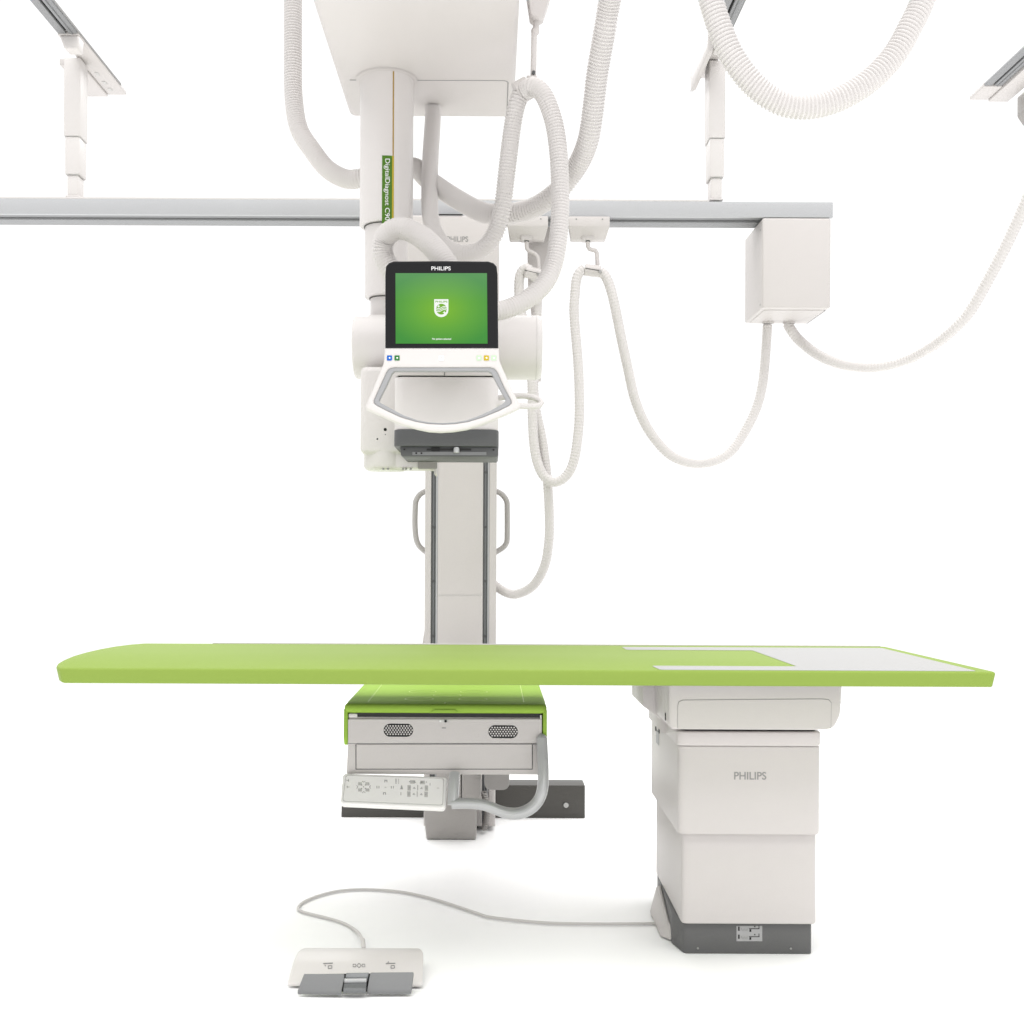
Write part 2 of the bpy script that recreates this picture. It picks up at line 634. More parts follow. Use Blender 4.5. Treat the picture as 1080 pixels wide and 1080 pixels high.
# ------------------------------------------------------------------ cable trolleys with hooks
def trolley_at(px0, px1):
    a, b = P(px0, 227.5, 4.49), P(px1, 251, 4.49)
    t = thing('cable_trolley', 'white cable trolley', 'trolley', ((a.x + b.x) / 2, 4.55, b.z), 'cable trolleys on the cross rail')
    zt, zb = RB - .003, b.z
    zm = zt - (zt - zb) * .48
    m = MB()
    ins = .014
    m.prism([(4.485, zt), (4.485, zm), (4.535, zb + .004), (4.572, zb + .004), (4.572, zt)], 'x', a.x, b.x, .004)
    for v in m.bm.verts:       # taper the lower part
        if v.co.z < zm - .005:
            k = (zm - v.co.z) / (zm - zb)
            v.co.x += ins * k * (1 if v.co.x < (a.x + b.x) / 2 else -1)
    m.build('cover', 'enamel', t)
    for q in (.18, .82):
        MB().disc((a.x + (b.x - a.x) * q, 4.4851, zt - .012), (0, -1, 0), .003, .0008, 12).build('screw', 'ink', t)
    m = MB()
    m.prism(rnd([(a.x + .055, zb - .001), (a.x + .055, zb + .022), (a.x + .1, zb + .022), (a.x + .1, zb - .001)], .008), 'y', 4.517, 4.56, .003)
    m.build('socket', 'enamel', t)
    return t


tl = trolley_at(535, 578)
tl['label'] = 'white cable trolley on the cross rail, nearer the display, with an S-shaped hook rod'
tr = trolley_at(600, 643)
tr['label'] = 'white cable trolley on the cross rail holding the free hanging hoses, right of its twin'


def hook(t, rod, clamp, dirv, r, dark, m='enamel'):
    MB().tube([P(*p) for p in rod], .0085, 12).build('hook_rod', m, t)
    v = P(*dark)
    MB().lathe([(.0095, -.012), (.0095, .012)], v, 'z', 14).build('rod_nut', 'grey', t)
    c = P(*clamp)
    d = Vector(dirv).normalized()
    MB().tube([c - d * r * 1.35, c - d * r * 1.25, c + d * r * 1.25, c + d * r * 1.35], r, 24, smooth=False,
              radii=[r * .92, r, r, r * .92]).build('hose_clamp', m, t)
    n = Vector((0, -1, 0)); w = d.cross(n).normalized()
    k = MB()
    k.tube([c - d * r * 1.3 + n * r * .97, c + d * r * 1.3 + n * r * .97 + w * .002], .0022, 6, smooth=False)
    k.build('clamp_seam', 'seam', t)
    k = MB()
    k.disc(c + d * r * 1.2 + n * r * .85 + w * r * .3, n, .006, .012, 10)
    k.build('clamp_screw', 'steel', t)


hook(tl, [(555.5, 249, 4.53), (555.5, 259, 4.53), (557, 264, 4.53), (563, 267, 4.53), (567, 271, 4.53), (567.8, 280, 4.53), (567.5, 290, 4.53)],
     (561, 288, 4.50), (1, .3, -.12), .0235, (555.5, 252, 4.53))
hook(tr, [(620, 250, 4.53), (620, 259, 4.53), (621.5, 262.5, 4.53), (626, 264, 4.53), (629, 265, 4.53), (629.8, 272, 4.53), (630.5, 283, 4.53)],
     (625, 285.5, 4.50), (1, 0, -.12), .0235, (620, 252, 4.53))

# tapered bracket plate behind the left trolley
t = plate('cable_bracket', [[Q(x, y, 4.62) for x, y in ((556, 239), (585, 239), (583, 262), (572, 300), (570.5, 345), (570.5, 402), (562, 402), (562, 345), (557, 300))]],
          4.64, .02, 'enamel', None, .003)
tag(t, 'pale tapered bracket plate hanging behind the hook of the trolley nearer the display', 'bracket')


# ------------------------------------------------------------------ hoses
def hose(name, pts, r, label, cat='hose', group='white corrugated cable hoses', rib=.15, pitch=.0095, m='hose', seg=20):
    o = MB().tube([P(*p) for p in pts], r, seg, rib, pitch).build(name, m, None, angle=179)
    return tag(o, label, cat, group)


hose('corrugated_hose', [(309, -60, 3.95), (309, 0, 3.95), (309, 52, 3.95), (309.6, 101, 3.95), (315, 135, 3.93), (329, 158, 3.9), (345, 178, 3.88), (364, 188.5, 3.86),
                         (380, 188, 3.84), (400, 183, 3.83), (420, 177, 3.82), (438, 177, 3.8), (451, 189, 3.75), (477, 207, 3.68), (503, 221.5, 3.62), (519, 226, 3.58), (541, 225, 3.54),
                         (565, 218, 3.5), (588, 202, 3.45), (604, 182, 3.42), (614, 165, 3.38), (621, 145, 3.33), (625.5, 116, 3.28), (630, 78, 3.22), (637.5, 34, 3.15), (643, 0, 3.1), (652, -50, 3.0)],
     .0325, 'long corrugated hose sagging from the top edge behind the column and up again')
hose('corrugated_hose', [(457, 112, 3.84), (456, 135, 3.8), (454, 166, 3.74), (453, 202, 3.68), (454, 228, 3.63), (459, 246, 3.59), (467, 258, 3.56), (478, 265, 3.53), (490, 267.3, 3.51), (503, 265, 3.49), (514, 258, 3.475), (522.5, 245, 3.46), (529.5, 222, 3.44),
                         (534.5, 181.5, 3.42), (539.6, 140, 3.41), (544.5, 112, 3.4), (551, 96, 3.4)],
     .0275, 'corrugated hose hanging in a U between the ceiling carriage underside and the hanger clamp')
hose('corrugated_hose', [(554, 95, 3.38), (562, 91, 3.36), (571, 97, 3.35), (578.5, 111, 3.34), (585.5, 135, 3.33), (589.5, 168, 3.32), (590.7, 202, 3.31), (590.5, 230, 3.30), (588, 257, 3.29),
                         (583, 281, 3.28), (573.5, 300, 3.26), (557, 315, 3.24), (538.5, 324.5, 3.22), (520, 329, 3.2), (500, 331, 3.18)],
     .0275, 'corrugated hose bowing from the hanger clamp down to the back of the display')
hose('corrugated_hose', [(432, 300, 3.30), (418, 291, 3.3), (405, 272, 3.3), (404.5, 255, 3.29), (411, 245, 3.27), (424, 241, 3.25), (440, 247, 3.23), (454, 258, 3.2), (466, 272, 3.17), (476, 288, 3.15), (482, 300, 3.14)],
     .0325, 'short corrugated hose arching over the top left corner of the display', pitch=.009)
hose('corrugated_hose', [(735, -60, 2.72), (750, 0, 2.72), (760, 31.7, 2.72), (772, 59, 2.72), (789.7, 83.5, 2.72), (809.5, 101, 2.72), (834, 111.5, 2.72), (862, 111.5, 2.72), (890, 102, 2.72), (918, 84.4, 2.72),
                         (943, 58, 2.72), (960, 28, 2.72), (973, 0, 2.72), (992, -60, 2.72)],
     .0300, 'thick corrugated hose in a wide open loop at the top right')
hose('slim_hose', [(616, 283.5, 4.5), (611, 288, 4.5), (607.8, 296, 4.5), (606.5, 310, 4.5), (605.5, 326, 4.5), (606.5, 345, 4.5), (609.5, 380, 4.49), (611, 413, 4.48), (610.7, 446.7, 4.47), (606, 483, 4.46), (598, 501, 4.46),
                   (586, 508.5, 4.46), (575.5, 504, 4.47), (568, 491, 4.48), (563.5, 470, 4.49), (561.7, 440, 4.5), (561, 400, 4.51), (556, 360, 4.52), (550, 330, 4.52), (547.5, 308, 4.52), (548.5, 291, 4.51), (554, 283, 4.5), (560, 286, 4.5)],
     .0200, 'slim corrugated hose slung in a U between the two trolley hooks', group='slim hoses under the cross rail', rib=.085, pitch=.0125, seg=14)
hose('slim_hose', [(562, 290, 4.52), (567, 302, 4.56), (566, 340, 4.56), (563, 400, 4.55), (565, 430, 4.53), (571.7, 463, 4.52), (577, 503, 4.51), (579.5, 546.7, 4.52), (578.7, 573, 4.53), (574, 598, 4.55), (562, 618, 4.6), (545, 626.5, 4.66),
                   (532, 624, 4.7), (519, 615, 4.72)],
     .0195, 'slim corrugated hose dropping behind the tube head to the side of the wall stand', group='slim hoses under the cross rail', rib=.085, pitch=.0125, seg=14)
hose('slim_hose', [(633, 286, 4.5), (639, 292, 4.5), (643.5, 303, 4.5), (647.5, 318, 4.5), (651, 335, 4.51), (656, 360, 4.52), (662.5, 390, 4.54), (670, 422, 4.56), (683, 451.7, 4.6), (701.7, 475.5, 4.63), (718, 485.5, 4.65), (737, 489, 4.68),
                   (757, 485, 4.7), (773, 474, 4.72), (787, 453, 4.74), (798, 430, 4.75), (804, 406.7, 4.76), (807, 380, 4.77), (809.5, 343, 4.77)],
     .0205, 'slim corrugated hose sagging from the right trolley hook up to the junction box', group='slim hoses under the cross rail', rib=.085, pitch=.0125, seg=14)
hose('slim_hose', [(831, 342, 4.77), (835, 349, 4.76), (843, 359, 4.75), (860, 372.5, 4.7), (880, 382, 4.65), (905, 387, 4.6), (930, 386.5, 4.55), (960, 378, 4.5), (985, 364, 4.42), (1005, 348, 4.35), (1024, 327, 4.3), (1052, 277, 4.2),
                   (1073, 234, 4.12), (1090, 195, 4.05), (1110, 150, 4)],
     .0220, 'slim corrugated hose swinging from the junction box out past the right edge', group='slim hoses under the cross rail', rib=.085, pitch=.0125, seg=14)

# hanger from the ceiling that holds the two column hoses
c = P(564, 20, 3.4)
t = thing('hose_hanger', 'white ceiling hanger rod with a hose clamp right of the carriage', 'hanger', (c.x, 3.4, c.z))
plate('hanger_block', [[Q(x, y, 3.4) for x, y in ((553, -20), (584, -20), (580, 0), (573, 20), (569, 22.5), (562, 22.5), (559, 20), (556, 0))]], 3.43, .06, 'enamel', t, .004)
m = MB()
a = P(565.5, 26, 3.4); m.tube([P(566, 20, 3.4), P(565, 33, 3.4)], .0095, 16, smooth=False)
m.lathe([(.002, -.0125), (.0085, -.0095), (.0125, -.003), (.0125, .003), (.0085, .0095), (.002, .0125)], P(564.5, 33, 3.4), 'y', 20)
m.tube([P(563.5, 34, 3.4), P(562.5, 79, 3.4)], .0088, 16, smooth=False)
m.build('rod', 'enamel', t)
MB().disc(P(562.7, 77, 3.389), (0, -1, 0), .0055, .006, 12).build('bolt', 'grey', t)
cc = P(551.5, 95.5, 3.4); d = (P(558, 92.5, 3.4) - P(545, 100, 3.4)).normalized()
m = MB()
m.tube([cc - d * .022, cc - d * .020, cc + d * .020, cc + d * .022], .034, 28, smooth=False, radii=[.031, .034, .034, .031])
m.build('hose_clamp', 'enamel', t)
pv = P(561.5, 84, 3.4)
MB().box((pv.x - .018, 3.385, pv.z - .012), (pv.x + .014, 3.415, pv.z + .008), .004).build('clamp_lug', 'enamel', t)

# ------------------------------------------------------------------ ceiling-hung x-ray tube
t = thing('xray_tube_suspension', 'white ceiling hung x-ray tube on a telescopic column with green touch display', 'x-ray unit', (-.34, 3.62, 2.665))
T = t
CZ = 2.665
m = MB()
m.box((-.500, 2.75, CZ), (.072, 3.94, 3.0), .022, 5)
hous = m.build('carriage_housing', 'enamel', t)
# access panel line on the carriage underside
yl = 3.62
sm = MB()
MB().box((-.46, yl - .002, CZ - .0012), (-.345 - .09, yl + .002, CZ + .002)).build('panel_seam', 'ink', hous)
arc = []
for k in range(7):
    an = R(90 - 90 * k / 6)
    arc.append((.03 + .018 * math.cos(an), yl + .018 - .018 * math.sin(an), CZ + .0005))
sm.tube([(-.345 + .09, yl, CZ + .0005)] + arc + [(.048, 3.91, CZ + .0005)], .002, 6, smooth=False)
sm.build('panel_seam', 'ink', hous)

CXc, CYc = (406 - CX) / F * 3.62, 3.62
z1, z2, z3 = P(406, 240, 3.62).z, P(406, 315, 3.62).z, 1.80
secs = []
for r, za, zb in ((.0852, CZ + .01, z1), (.0680, z1 + .05, z2), (.0500, z2 + .05, z3)):
    m = MB()
    if zb > z3:
        m.lathe([(r, za), (r, zb + .012), (r + .0006, zb + .010), (r + .0006, zb + .004), (r - .003, zb), (r - .016, zb - .0002)], (CXc, CYc, 0), 'z', 64)
    else:
        m.lathe([(r, za), (r, zb)], (CXc, CYc, 0), 'z', 56)
    secs.append(m.build('column_section', 'enamel_hi', t))
MB().lathe([(.098, CZ - .006), (.098, CZ - .0003), (.09, CZ - .0003)], (CXc, CYc, 0), 'z', 64).build('column_collar', 'enamel', t)
for r, z in ((.0715, z1), (.0535, z2)):
    MB().lathe([(r, z - .0035), (r, z - .0008), (r - .002, z - .0006)], (CXc, CYc, 0), 'z', 56).build('seal_ring', 'seam', t)


def cyl_patch(name, r, a0, a1, z0, z1, m, parent, n=8, th=.0006):
    bm = MB()
    pts = [(CXc + (r + th) * math.sin(a0 + (a1 - a0) * i / n), CYc - (r + th) * math.cos(a0 + (a1 - a0) * i / n)) for i in range(n + 1)]
    pts += [(CXc + (r - .002) * math.sin(a1 - (a1 - a0) * i / n), CYc - (r - .002) * math.cos(a1 - (a1 - a0) * i / n)) for i in range(n + 1)]
    bm.prism(pts, 'z', z0, z1)
    return bm.build(name, m, parent)


Yf = CYc - .0852
za, zb = P(407, 164, Yf).z, P(407, 236, Yf).z
an = lambda px: math.asin(max(-1, min(1, ((px - CX) / F * Yf - CXc) / .0852)))
cyl_patch('stripe', .0852, an(412.0), an(413.4), zb + .035, CZ - .004, 'gold', secs[0], 3)
lab = cyl_patch('nameplate', .0852, an(401.3), an(411.6), zb, za, 'label_green', secs[0], 6, .0009)
cyl_patch('nameplate_edge', .0852, an(411.65), an(413.5), zb, za, 'label_yellow', secs[0], 3, .0011)
xa, xb = (403.4 - CX) / F * Yf, (409.2 - CX) / F * Yf
ztop, zbot = P(406, 167.5, Yf).z, P(406, 232.5, Yf).z
tm = text_mesh('DigitalDiagnost C90', ztop - zbot, (xb - xa) * 1.12,
               Matrix.Translation(((xa + xb) / 2, 0, (ztop + zbot) / 2)) @ front(Yf - .0012) @ Matrix.Rotation(-math.pi / 2, 4, 'Z'), .003)
link('nameplate_lettering', tm, 'white_ink', secs[0], smooth=False)

# horizontal tube head
TY = 3.55
tz = P(472, 366.5, TY).z
hx0, hx1 = P(374, 366, TY).x, P(571, 366, TY).x
r = .100
m = MB()
m.lathe([(r * .9, hx0 + .001), (r * .97, hx0 + .004), (r, hx0 + .012), (r, hx1 - .016), (r * .985, hx1 - .008), (r * .95, hx1 - .002), (r * .90, hx1)], (0, TY, tz), 'x', 72)
hd = m.build('tube_head', 'enamel_hi', t)
MB().lathe([(r + .0004, hx1 - .0185), (r + .0004, hx1 - .0172)], (0, TY, tz), 'x', 72).build('head_seam', 'ink_pale', hd)

# tube housing behind the handle (left, hanging lower)
TYh = 3.48
a, b = P(382.5, 400, TYh), P(424, 481, TYh)
m = MB()
m.box((a.x, TYh - .07, b.z), (b.x + .05, TYh + .12, a.z + .03), .018, 4)
th = m.build('tube_housing', 'enamel_hi', t)
c1, c2 = P(384, 474, TYh), P(424, 496.5, TYh)
rr = (c2.x - c1.x) / 2 + .01
m = MB()
m.lathe([(rr * .8, c2.z - .001), (rr * .93, c2.z + .004), (rr, c2.z + .012), (rr, c1.z + .01)], (c1.x + rr, TYh, 0), 'z', 56)
q = P(461, 496, TYh)
m.box((c1.x + rr, TYh - rr * .86, q.z + .001), (q.x, TYh + rr * .86, c1.z + .012), .006)
m.build('tube_cap', 'enamel_hi', t)
q0, q1 = P(440, 482.5, 3.40), P(461, 494, 3.40)
pl = plate('cap_panel', [rnd(QR(440, 482, 460.5, 493.8, 3.385), .004)], TYh - rr * .86 + .002, .006, 'block', th, .001)
fy = TYh - .07
for px, py, q in ((406.3, 453, .0048), (406.5, 458.3, .0015), (398, 463, .0026)):
    v = P(px, py, fy)
    MB().disc(v + Vector((0, .002, 0)), (0, -1, 0), q, .0024, 18).build('sensor_hole', 'ink_dark', th)
for px in (404, 409, 425, 428, 433):
    v = P(px, 494.3, TYh - rr)
    MB().box((v.x - .003, TYh - rr * .95, v.z - .003), (v.x + .003, TYh - rr * .84, v.z + .002), .001).build('cap_screw', 'ink', th)
MB().box((P(462, 0, 3.5).x - .002, 3.42, P(0, 500, 3.5).z), (P(463.5, 0, 3.5).x, 3.52, P(0, 478, 3.5).z), .002).build('side_bracket', 'enamel', th)

# collimator
KY = 3.20
a, b = P(415.5, 397, KY), P(525.5, 454, KY)
m = MB()
m.prism(rnd(rect(a.x, KY, b.x, KY + .27), .035, 8), 'z', b.z, a.z, .004)
co = m.build('collimator', 'enamel_hi', t)
m = MB()
e = P(0, 396.2, KY).z
m.prism(rnd(rect(a.x + .002, KY - .004, b.x - .002, KY + .27), .03, 8), 'z', a.z + .0035, a.z + .05, .003)
m.build('collimator_lid', 'enamel', t)
MB().box((a.x + .012, KY + .008, a.z - .001), (b.x - .012, KY + .2, a.z + .004)).build('lid_gap', 'slot', co)
v = P(469, 394.5, KY)
MB().box((v.x - .0008, KY - .0055, a.z + .003), (v.x + .0008, KY - .003, a.z + .014)).build('lid_mark', 'slot', co)
c0, c1, c2 = P(415, 453.5, KY), P(526, 471, KY), P(526, 481.5, KY)
m = MB()
m.prism(rnd(rect(c0.x, KY - .006, c1.x, KY + .25), .035, 8), 'z', c1.z, b.z + .002, .003)
base = m.build('collimator_base', 'grey', t)
m = MB()
xa = P(422.5, 475, KY).x
m.prism([(xa - .003, c1.z), (xa, c2.z + .003), (xa + .005, c2.z), (c1.x - .005, c2.z), (c1.x - .001, c2.z + .004), (c1.x - .001, c1.z)], 'y', KY + .012, KY + .23, .002)
m.build('beam_outlet', 'grey', base)
y_ = KY + .0118
plate('outlet_slot', [QR(450, 473.2, 497, 475.2, y_)], y_, .0012, 'slot', base)
plate('outlet_rail', [QR(435, 476.6, 513, 480, y_)], y_, .0016, 'grey_mid', base)
for px, py, d_ in ((439, 478, .0016), (444.5, 478, .0016), (426.5, 474, 0), (520.5, 474.5, 0)):
    MB().disc(P(px, py, y_ - d_), (0, -1, 0), .0027, .001, 10).build('outlet_screw', 'ink_dark', base)
v = P(481.5, 474.6, y_ - .01)
MB().lathe([(.004, -.0085), (.0085, -.007), (.0085, .004), (.0065, .008)], v, 'z', 20).build('knob', 'tube_grey', base)
plate('outlet_grip', [rnd(QR(455, 472, 464, 475.8, y_), .002)], y_ - .0005, .003, 'ink_dark', base)

# display with its handle frame
DY = 3.02
du = thing  # (readability)
outer = [(405.5, 366), (526, 366), (526.8, 380), (529, 386), (534, 397), (541, 413), (549.3, 427.5), (547.5, 431), (536, 436.5), (520, 443), (506, 448.5), (492, 452.8), (478, 455), (464.5, 455.8),
         (452, 455), (440, 452.6), (424, 448.2), (408, 441.5), (395, 435.5), (386, 431.5), (385, 428.5), (393, 411), (400, 394), (404, 384), (405.2, 378)]
hole = [(414, 387.4), (517, 387.4), (521.5, 388.8), (524.6, 392.5), (531, 407), (539, 422), (539.4, 425), (537, 427.5), (526, 433), (510, 439.6), (494, 444.6), (480, 446.8), (466.7, 447.4),
        (452, 446.8), (438, 444.4), (422, 439.5), (408, 433), (397, 427.3), (394.2, 424.8), (394.5, 421.5), (401, 407), (407.4, 392.5), (410, 389)]
inner = [(416, 391), (514.5, 391), (518.3, 393), (526, 408), (533, 420.5), (533.2, 423), (531, 425), (520, 431.5), (506, 438), (492, 443), (479, 445.2), (466.7, 445.9),
         (453, 445.2), (440, 442.8), (425, 437.5), (412, 430.5), (402, 425), (399.6, 423), (400, 420.5), (407, 407), (413, 393.5)]
D2 = DY + .0


def toQ(l, Y=DY):
    return [Q(x, y, Y) for x, y in l]


dsp = plate('display_frame', [toQ(outer), toQ(hole)], DY + .034, .034, 'enamel_hi', t, .007)
plate('grip_band', [toQ(hole), toQ(inner)], DY + .030, .026, 'grip', dsp, .002)
bz = [(406.3, 367.2), (406.3, 290), (407, 281), (410, 277.3), (415, 275.6), (466, 275.2), (515, 275.6), (520.5, 277.3), (523.8, 281), (524.8, 290), (525.6, 367.2)]
plate('display_bezel', [toQ(bz)], DY + .034, .036, 'black', dsp, .004)
v0, v1 = P(409, 277, DY), P(522, 366, DY)
MB().box((v0.x, DY + .0345, v1.z), (v1.x, DY + .07, v0.z - .004), .012).build('display_back', 'enamel_hi', t)
a, b = P(440, 330, DY), P(495, 372, DY)
MB().box((a.x, DY + .0705, b.z - .02), (b.x, KY + .29, a.z), .01).build('display_arm', 'enamel_hi', t)
fY = DY - .002
plate('screen', [toQ([(417.2, 288.4), (513.6, 288.4), (514.2, 362.6), (417.4, 362.6)])], fY - .0002, .0012, 'screen', dsp)
sY = fY - .0015
text('display_lettering', 'PHILIPS', 455, 281, 475.3, 285.2, fY - .0002, 'white_ink', dsp, .008)
text('status_lettering', 'No patient selected', 455.8, 356.4, 475.8, 359.0, sY, 'lit', dsp, .015)
# shield emblem
sh = [(458, 315.9), (473, 315.9), (473, 327.5)]
for k in range(9):
    an_ = math.pi * k / 8
    sh.append((465.5 + 7.5 * math.cos(an_), 327.5 + 7.3 * math.sin(an_)))
plate('emblem_shield', [toQ(sh)], sY, .0004, 'lit', dsp)
cq = P(465.6, 326.4, DY)
m = MB()
m.disc((cq.x, sY - .0004, cq.z), (0, -1, 0), 5.7 / F * DY, .0003, 32)
m.build('emblem_globe', 'lit_green', dsp)
m = MB()
for off in (-1.6, 0, 1.6):
    up_, dn_ = [], []
    for k in range(13):
        u = -5.6 + 11.2 * k / 12
        wv = -1.1 * math.sin(u / 5.6 * math.pi) * .9 - u * .06 + off
        up_.append(Q(465.6 + u, 326.4 + wv - .48, DY)); dn_.append(Q(465.6 + u, 326.4 + wv + .30, DY))
    m.add_mesh(plate_mesh([up_ + dn_[::-1]], .0002, front(sY - .0008)))
for sx, sy, q in ((462.7, 323.4, 1.9), (468.7, 330.0, 1.9)):
    st = []
    for k in range(8):
        rr_ = q if k % 2 == 0 else q * .38
        st.append(Q(sx + rr_ * math.sin(k * math.pi / 4), sy - rr_ * math.cos(k * math.pi / 4), DY))
    m.add_mesh(plate_mesh([st], .0002, front(sY - .0008)))
m.build('emblem_waves_and_stars', 'lit', dsp, smooth=False)
text('emblem_lettering', 'PHILIPS', 459.2, 317.2, 471.9, 319.2, sY - .0004, 'lit_green', dsp, .02)
# keys on the frame
kY = DY - .0002
for px, col, mark in ((410.8, 'blue_key', 'white_ink'), (418.8, 'green_key', 'white_ink'), (465.6, 'panel', 'ink_pale'), (505.2, 'pale_key', 'panel'), (513, 'yellow_key', 'white_ink'), (520.8, 'pale_key', 'panel')):
    k = plate('key', [rnd([Q(px + a_ * 2.7, 377.6 + b_ * 2.7, DY) for a_, b_ in ((-1, -1), (1, -1), (1, 1), (-1, 1))], .002)], kY, .0012, col, dsp, .0003)
    plate('key_symbol', [[Q(px - 1.0, 377.5, DY), Q(px + .3, 376.3, DY), Q(px + .3, 377, DY), Q(px + 1.1, 377, DY), Q(px + 1.1, 378.2, DY), Q(px + .3, 378.2, DY), Q(px + .3, 378.8, DY)]], kY - .0012, .0002, mark, dsp)
# cable ring to the right of the handle
MB().tube([P(*p) for p in ((520, 421, 3.30), (535, 418.5, 3.28), (553, 417.5, 3.27), (566, 420.5, 3.26), (571, 425, 3.25), (566, 428.3, 3.24), (553, 428.4, 3.23), (538, 427, 3.22), (522, 425, 3.22))], .0085, 14).build('cable_loop', 'hose', t)

# ------------------------------------------------------------------ wall stand with tilting detector
WY = 4.64
t = thing('wall_stand', 'white wall stand column with a horizontal green topped detector below the table', 'x-ray stand', (-.125, 4.7, 0))
a, b = P(448, 600, WY), P(523.5, 600, WY)
x0, x1 = a.x, b.x
xl0, xl1 = P(454.5, 600, WY).x, P(461.5, 600, WY).x
xr0, xr1 = P(509.3, 600, WY).x, P(516, 600, WY).x
m = MB()
g = .03
m.box((x0, WY, .02), (xl0, 4.86, 2.48), .003)
m.box((xl1, WY + .002, .02), (xr0, 4.86, 2.48), .003)
m.box((xr1, WY, .02), (x1, 4.86, 2.48), .003)
m.box((xl0 - .002, WY + .024, .02), (xr1 + .002, 4.855, 2.478))
m.build('column', 'enamel', t)
for u0, u1 in ((xl0, xl1), (xr0, xr1)):
    w_ = u1 - u0
    m = MB()
    m.box((u0 + .001, WY + .012, .03), (u0 + w_ * .70, WY + .0238, 2.47))
    m.box((u0 + w_ * .22, WY + .006, .03), (u0 + w_ * .48, WY + .0118, 2.47), .002)
    rail = m.build('guide_rail', 'alu_dark', t)
    MB().box((u0 + w_ * .70 + .0005, WY + .004, .03), (u1 - .0005, WY + .0238, 2.47), .001).build('rail_edge', 'alu', rail)
    for py in (498, 556, 613, 671):
        v = P((u0 + w_ * .35) / WY * F + CX, py, WY)
        MB().disc((u0 + w_ * .38, WY + .0065, v.z), (0, -1, 0), .0055, .003, 14).build('rail_bolt', 'grey', rail)
v = P(480, 627.5, WY)
MB().box((xl1 + .002, WY + .0005, v.z - .0008), (xr0 - .002, WY + .003, v.z + .0008)).build('column_seam', 'ink_pale', t)
a, b = P(424, 226.8, 4.475), P(526, 330, 4.475)
cv = MB().box((a.x, 4.475, b.z), (b.x, 4.636, RB - .004), .008).build('column_cover', 'enamel', t)
text('cover_lettering', 'PHILIPS', 471.5, 249.2, 493.8, 255, 4.4748, 'ink', cv, .01)
MB().box((P(462, 0, 4.475).x, 4.474, RB - .0035), (P(489, 0, 4.475).x, 4.48, RB - .0002)).build('cover_gap', 'slot', cv)
for sgn, pts in ((1, [(521, 517), (529, 521), (534.2, 528), (535, 536), (535, 566), (534, 573), (530, 578), (521, 583.5)]),
                 (-1, [(451, 517), (443.5, 521), (438.8, 528), (438, 536), (437.6, 552), (438.6, 566), (440.5, 573), (444, 578), (451, 583.5)])):
    MB().tube([P(x, y, 4.72) for x, y in pts], .0115, 14).build('grab_handle', 'handle', t)
# cable flare low on the left flank
MB().prism([(P(449, 655, 4.7).x, P(0, 655, 4.7).z), (P(449, 700, 4.7).x, P(0, 700, 4.7).z), (P(442, 700, 4.7).x, P(0, 700, 4.7).z), (P(445, 680, 4.7).x, P(0, 680, 4.7).z)], 'y', 4.70, 4.78, .002).build('flank_gusset', 'enamel', t)

# floor beam behind the column
a, b = P(360, 829, 4.87), P(617, 868, 4.87)
m = MB()
bx0, bx1 = P(360, 850, 4.87).x, P(617, 850, 4.87).x
m.box((bx0, 4.87, 0), (bx1, 4.99, .142), .003)
bm_ = m.build('floor_beam', 'beam', t)
v = P(597, 849, 4.87)
MB().disc((v.x, 4.8705, v.z), (0, -1, 0), .011, .006, 20).build('beam_bolt', 'steel', bm_)

# foot block and arm in front of the column
zb_ = 0.0
fx0, fx1 = P(450.5, 881, 4.56).x, P(502.5, 881, 4.56).x
m = MB()
tx0, tx1 = P(446.5, 850, 4.5).x, P(503, 850, 4.5).x
m.hexa([(fx0, 4.50, .002), (fx1, 4.50, .002), (fx1, 4.635, .002), (fx0, 4.635, .002),
        (tx0, 4.46, .16), (tx1, 4.46, .16), (tx1, 4.635, .16), (tx0, 4.635, .16)], .006)
m.build('foot_block', 'block', t)
a, b = P(470, 812, 4.44), P(508, 856, 4.44)
m = MB()
m.box((a.x, 4.44, .163), (P(489.8, 0, 4.44).x, 4.632, .40), .004)
m.box((P(490.6, 0, 4.44).x, 4.44, .163), (P(510.5, 0, 4.44).x, 4.632, .40), .004)
m.build('arm_carriage', 'block', t)
v0, v1 = P(511, 815, 4.35), P(537, 830.5, 4.35)
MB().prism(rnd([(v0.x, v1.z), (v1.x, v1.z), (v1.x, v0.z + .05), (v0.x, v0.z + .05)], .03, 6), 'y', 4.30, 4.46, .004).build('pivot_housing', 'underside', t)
# coiled cable beside the block
cp = []
for k in range(200):
    u = k / 199
    base_ = P(510 + 4 * math.sin(u * 3.1), 834 + 40 * u, 4.62)
    an_ = u * 2 * math.pi * 17
    cp.append(base_ + Vector((math.cos(an_) * .010, math.sin(an_) * .010 - .02, 0)))
MB().tube(cp, .0036, 6, smooth=False).build('coiled_cable', 'block', t)

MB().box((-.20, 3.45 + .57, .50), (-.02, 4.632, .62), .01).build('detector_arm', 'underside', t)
# detector housing
NY = 3.45
k = lambda py: P(470, py, NY).z
a, b = P(368, 755, NY), P(571.5, 817, NY)
hx0, hx1 = P(367.5, 780, NY).x, P(571.5, 780, NY).x
zt, zb_ = k(755), k(817)
m = MB()
m.hexa([(hx0 - .006, NY, zb_), (hx1 + .004, NY, zb_), (hx1 + .004, NY + .58, zb_), (hx0 - .006, NY + .58, zb_),
        (hx0, NY + .004, zt - .004), (hx1, NY + .004, zt - .004), (hx1, NY + .58, zt - .004), (hx0, NY + .58, zt - .004)], .004)
hs = m.build('detector_housing', 'enamel', t)
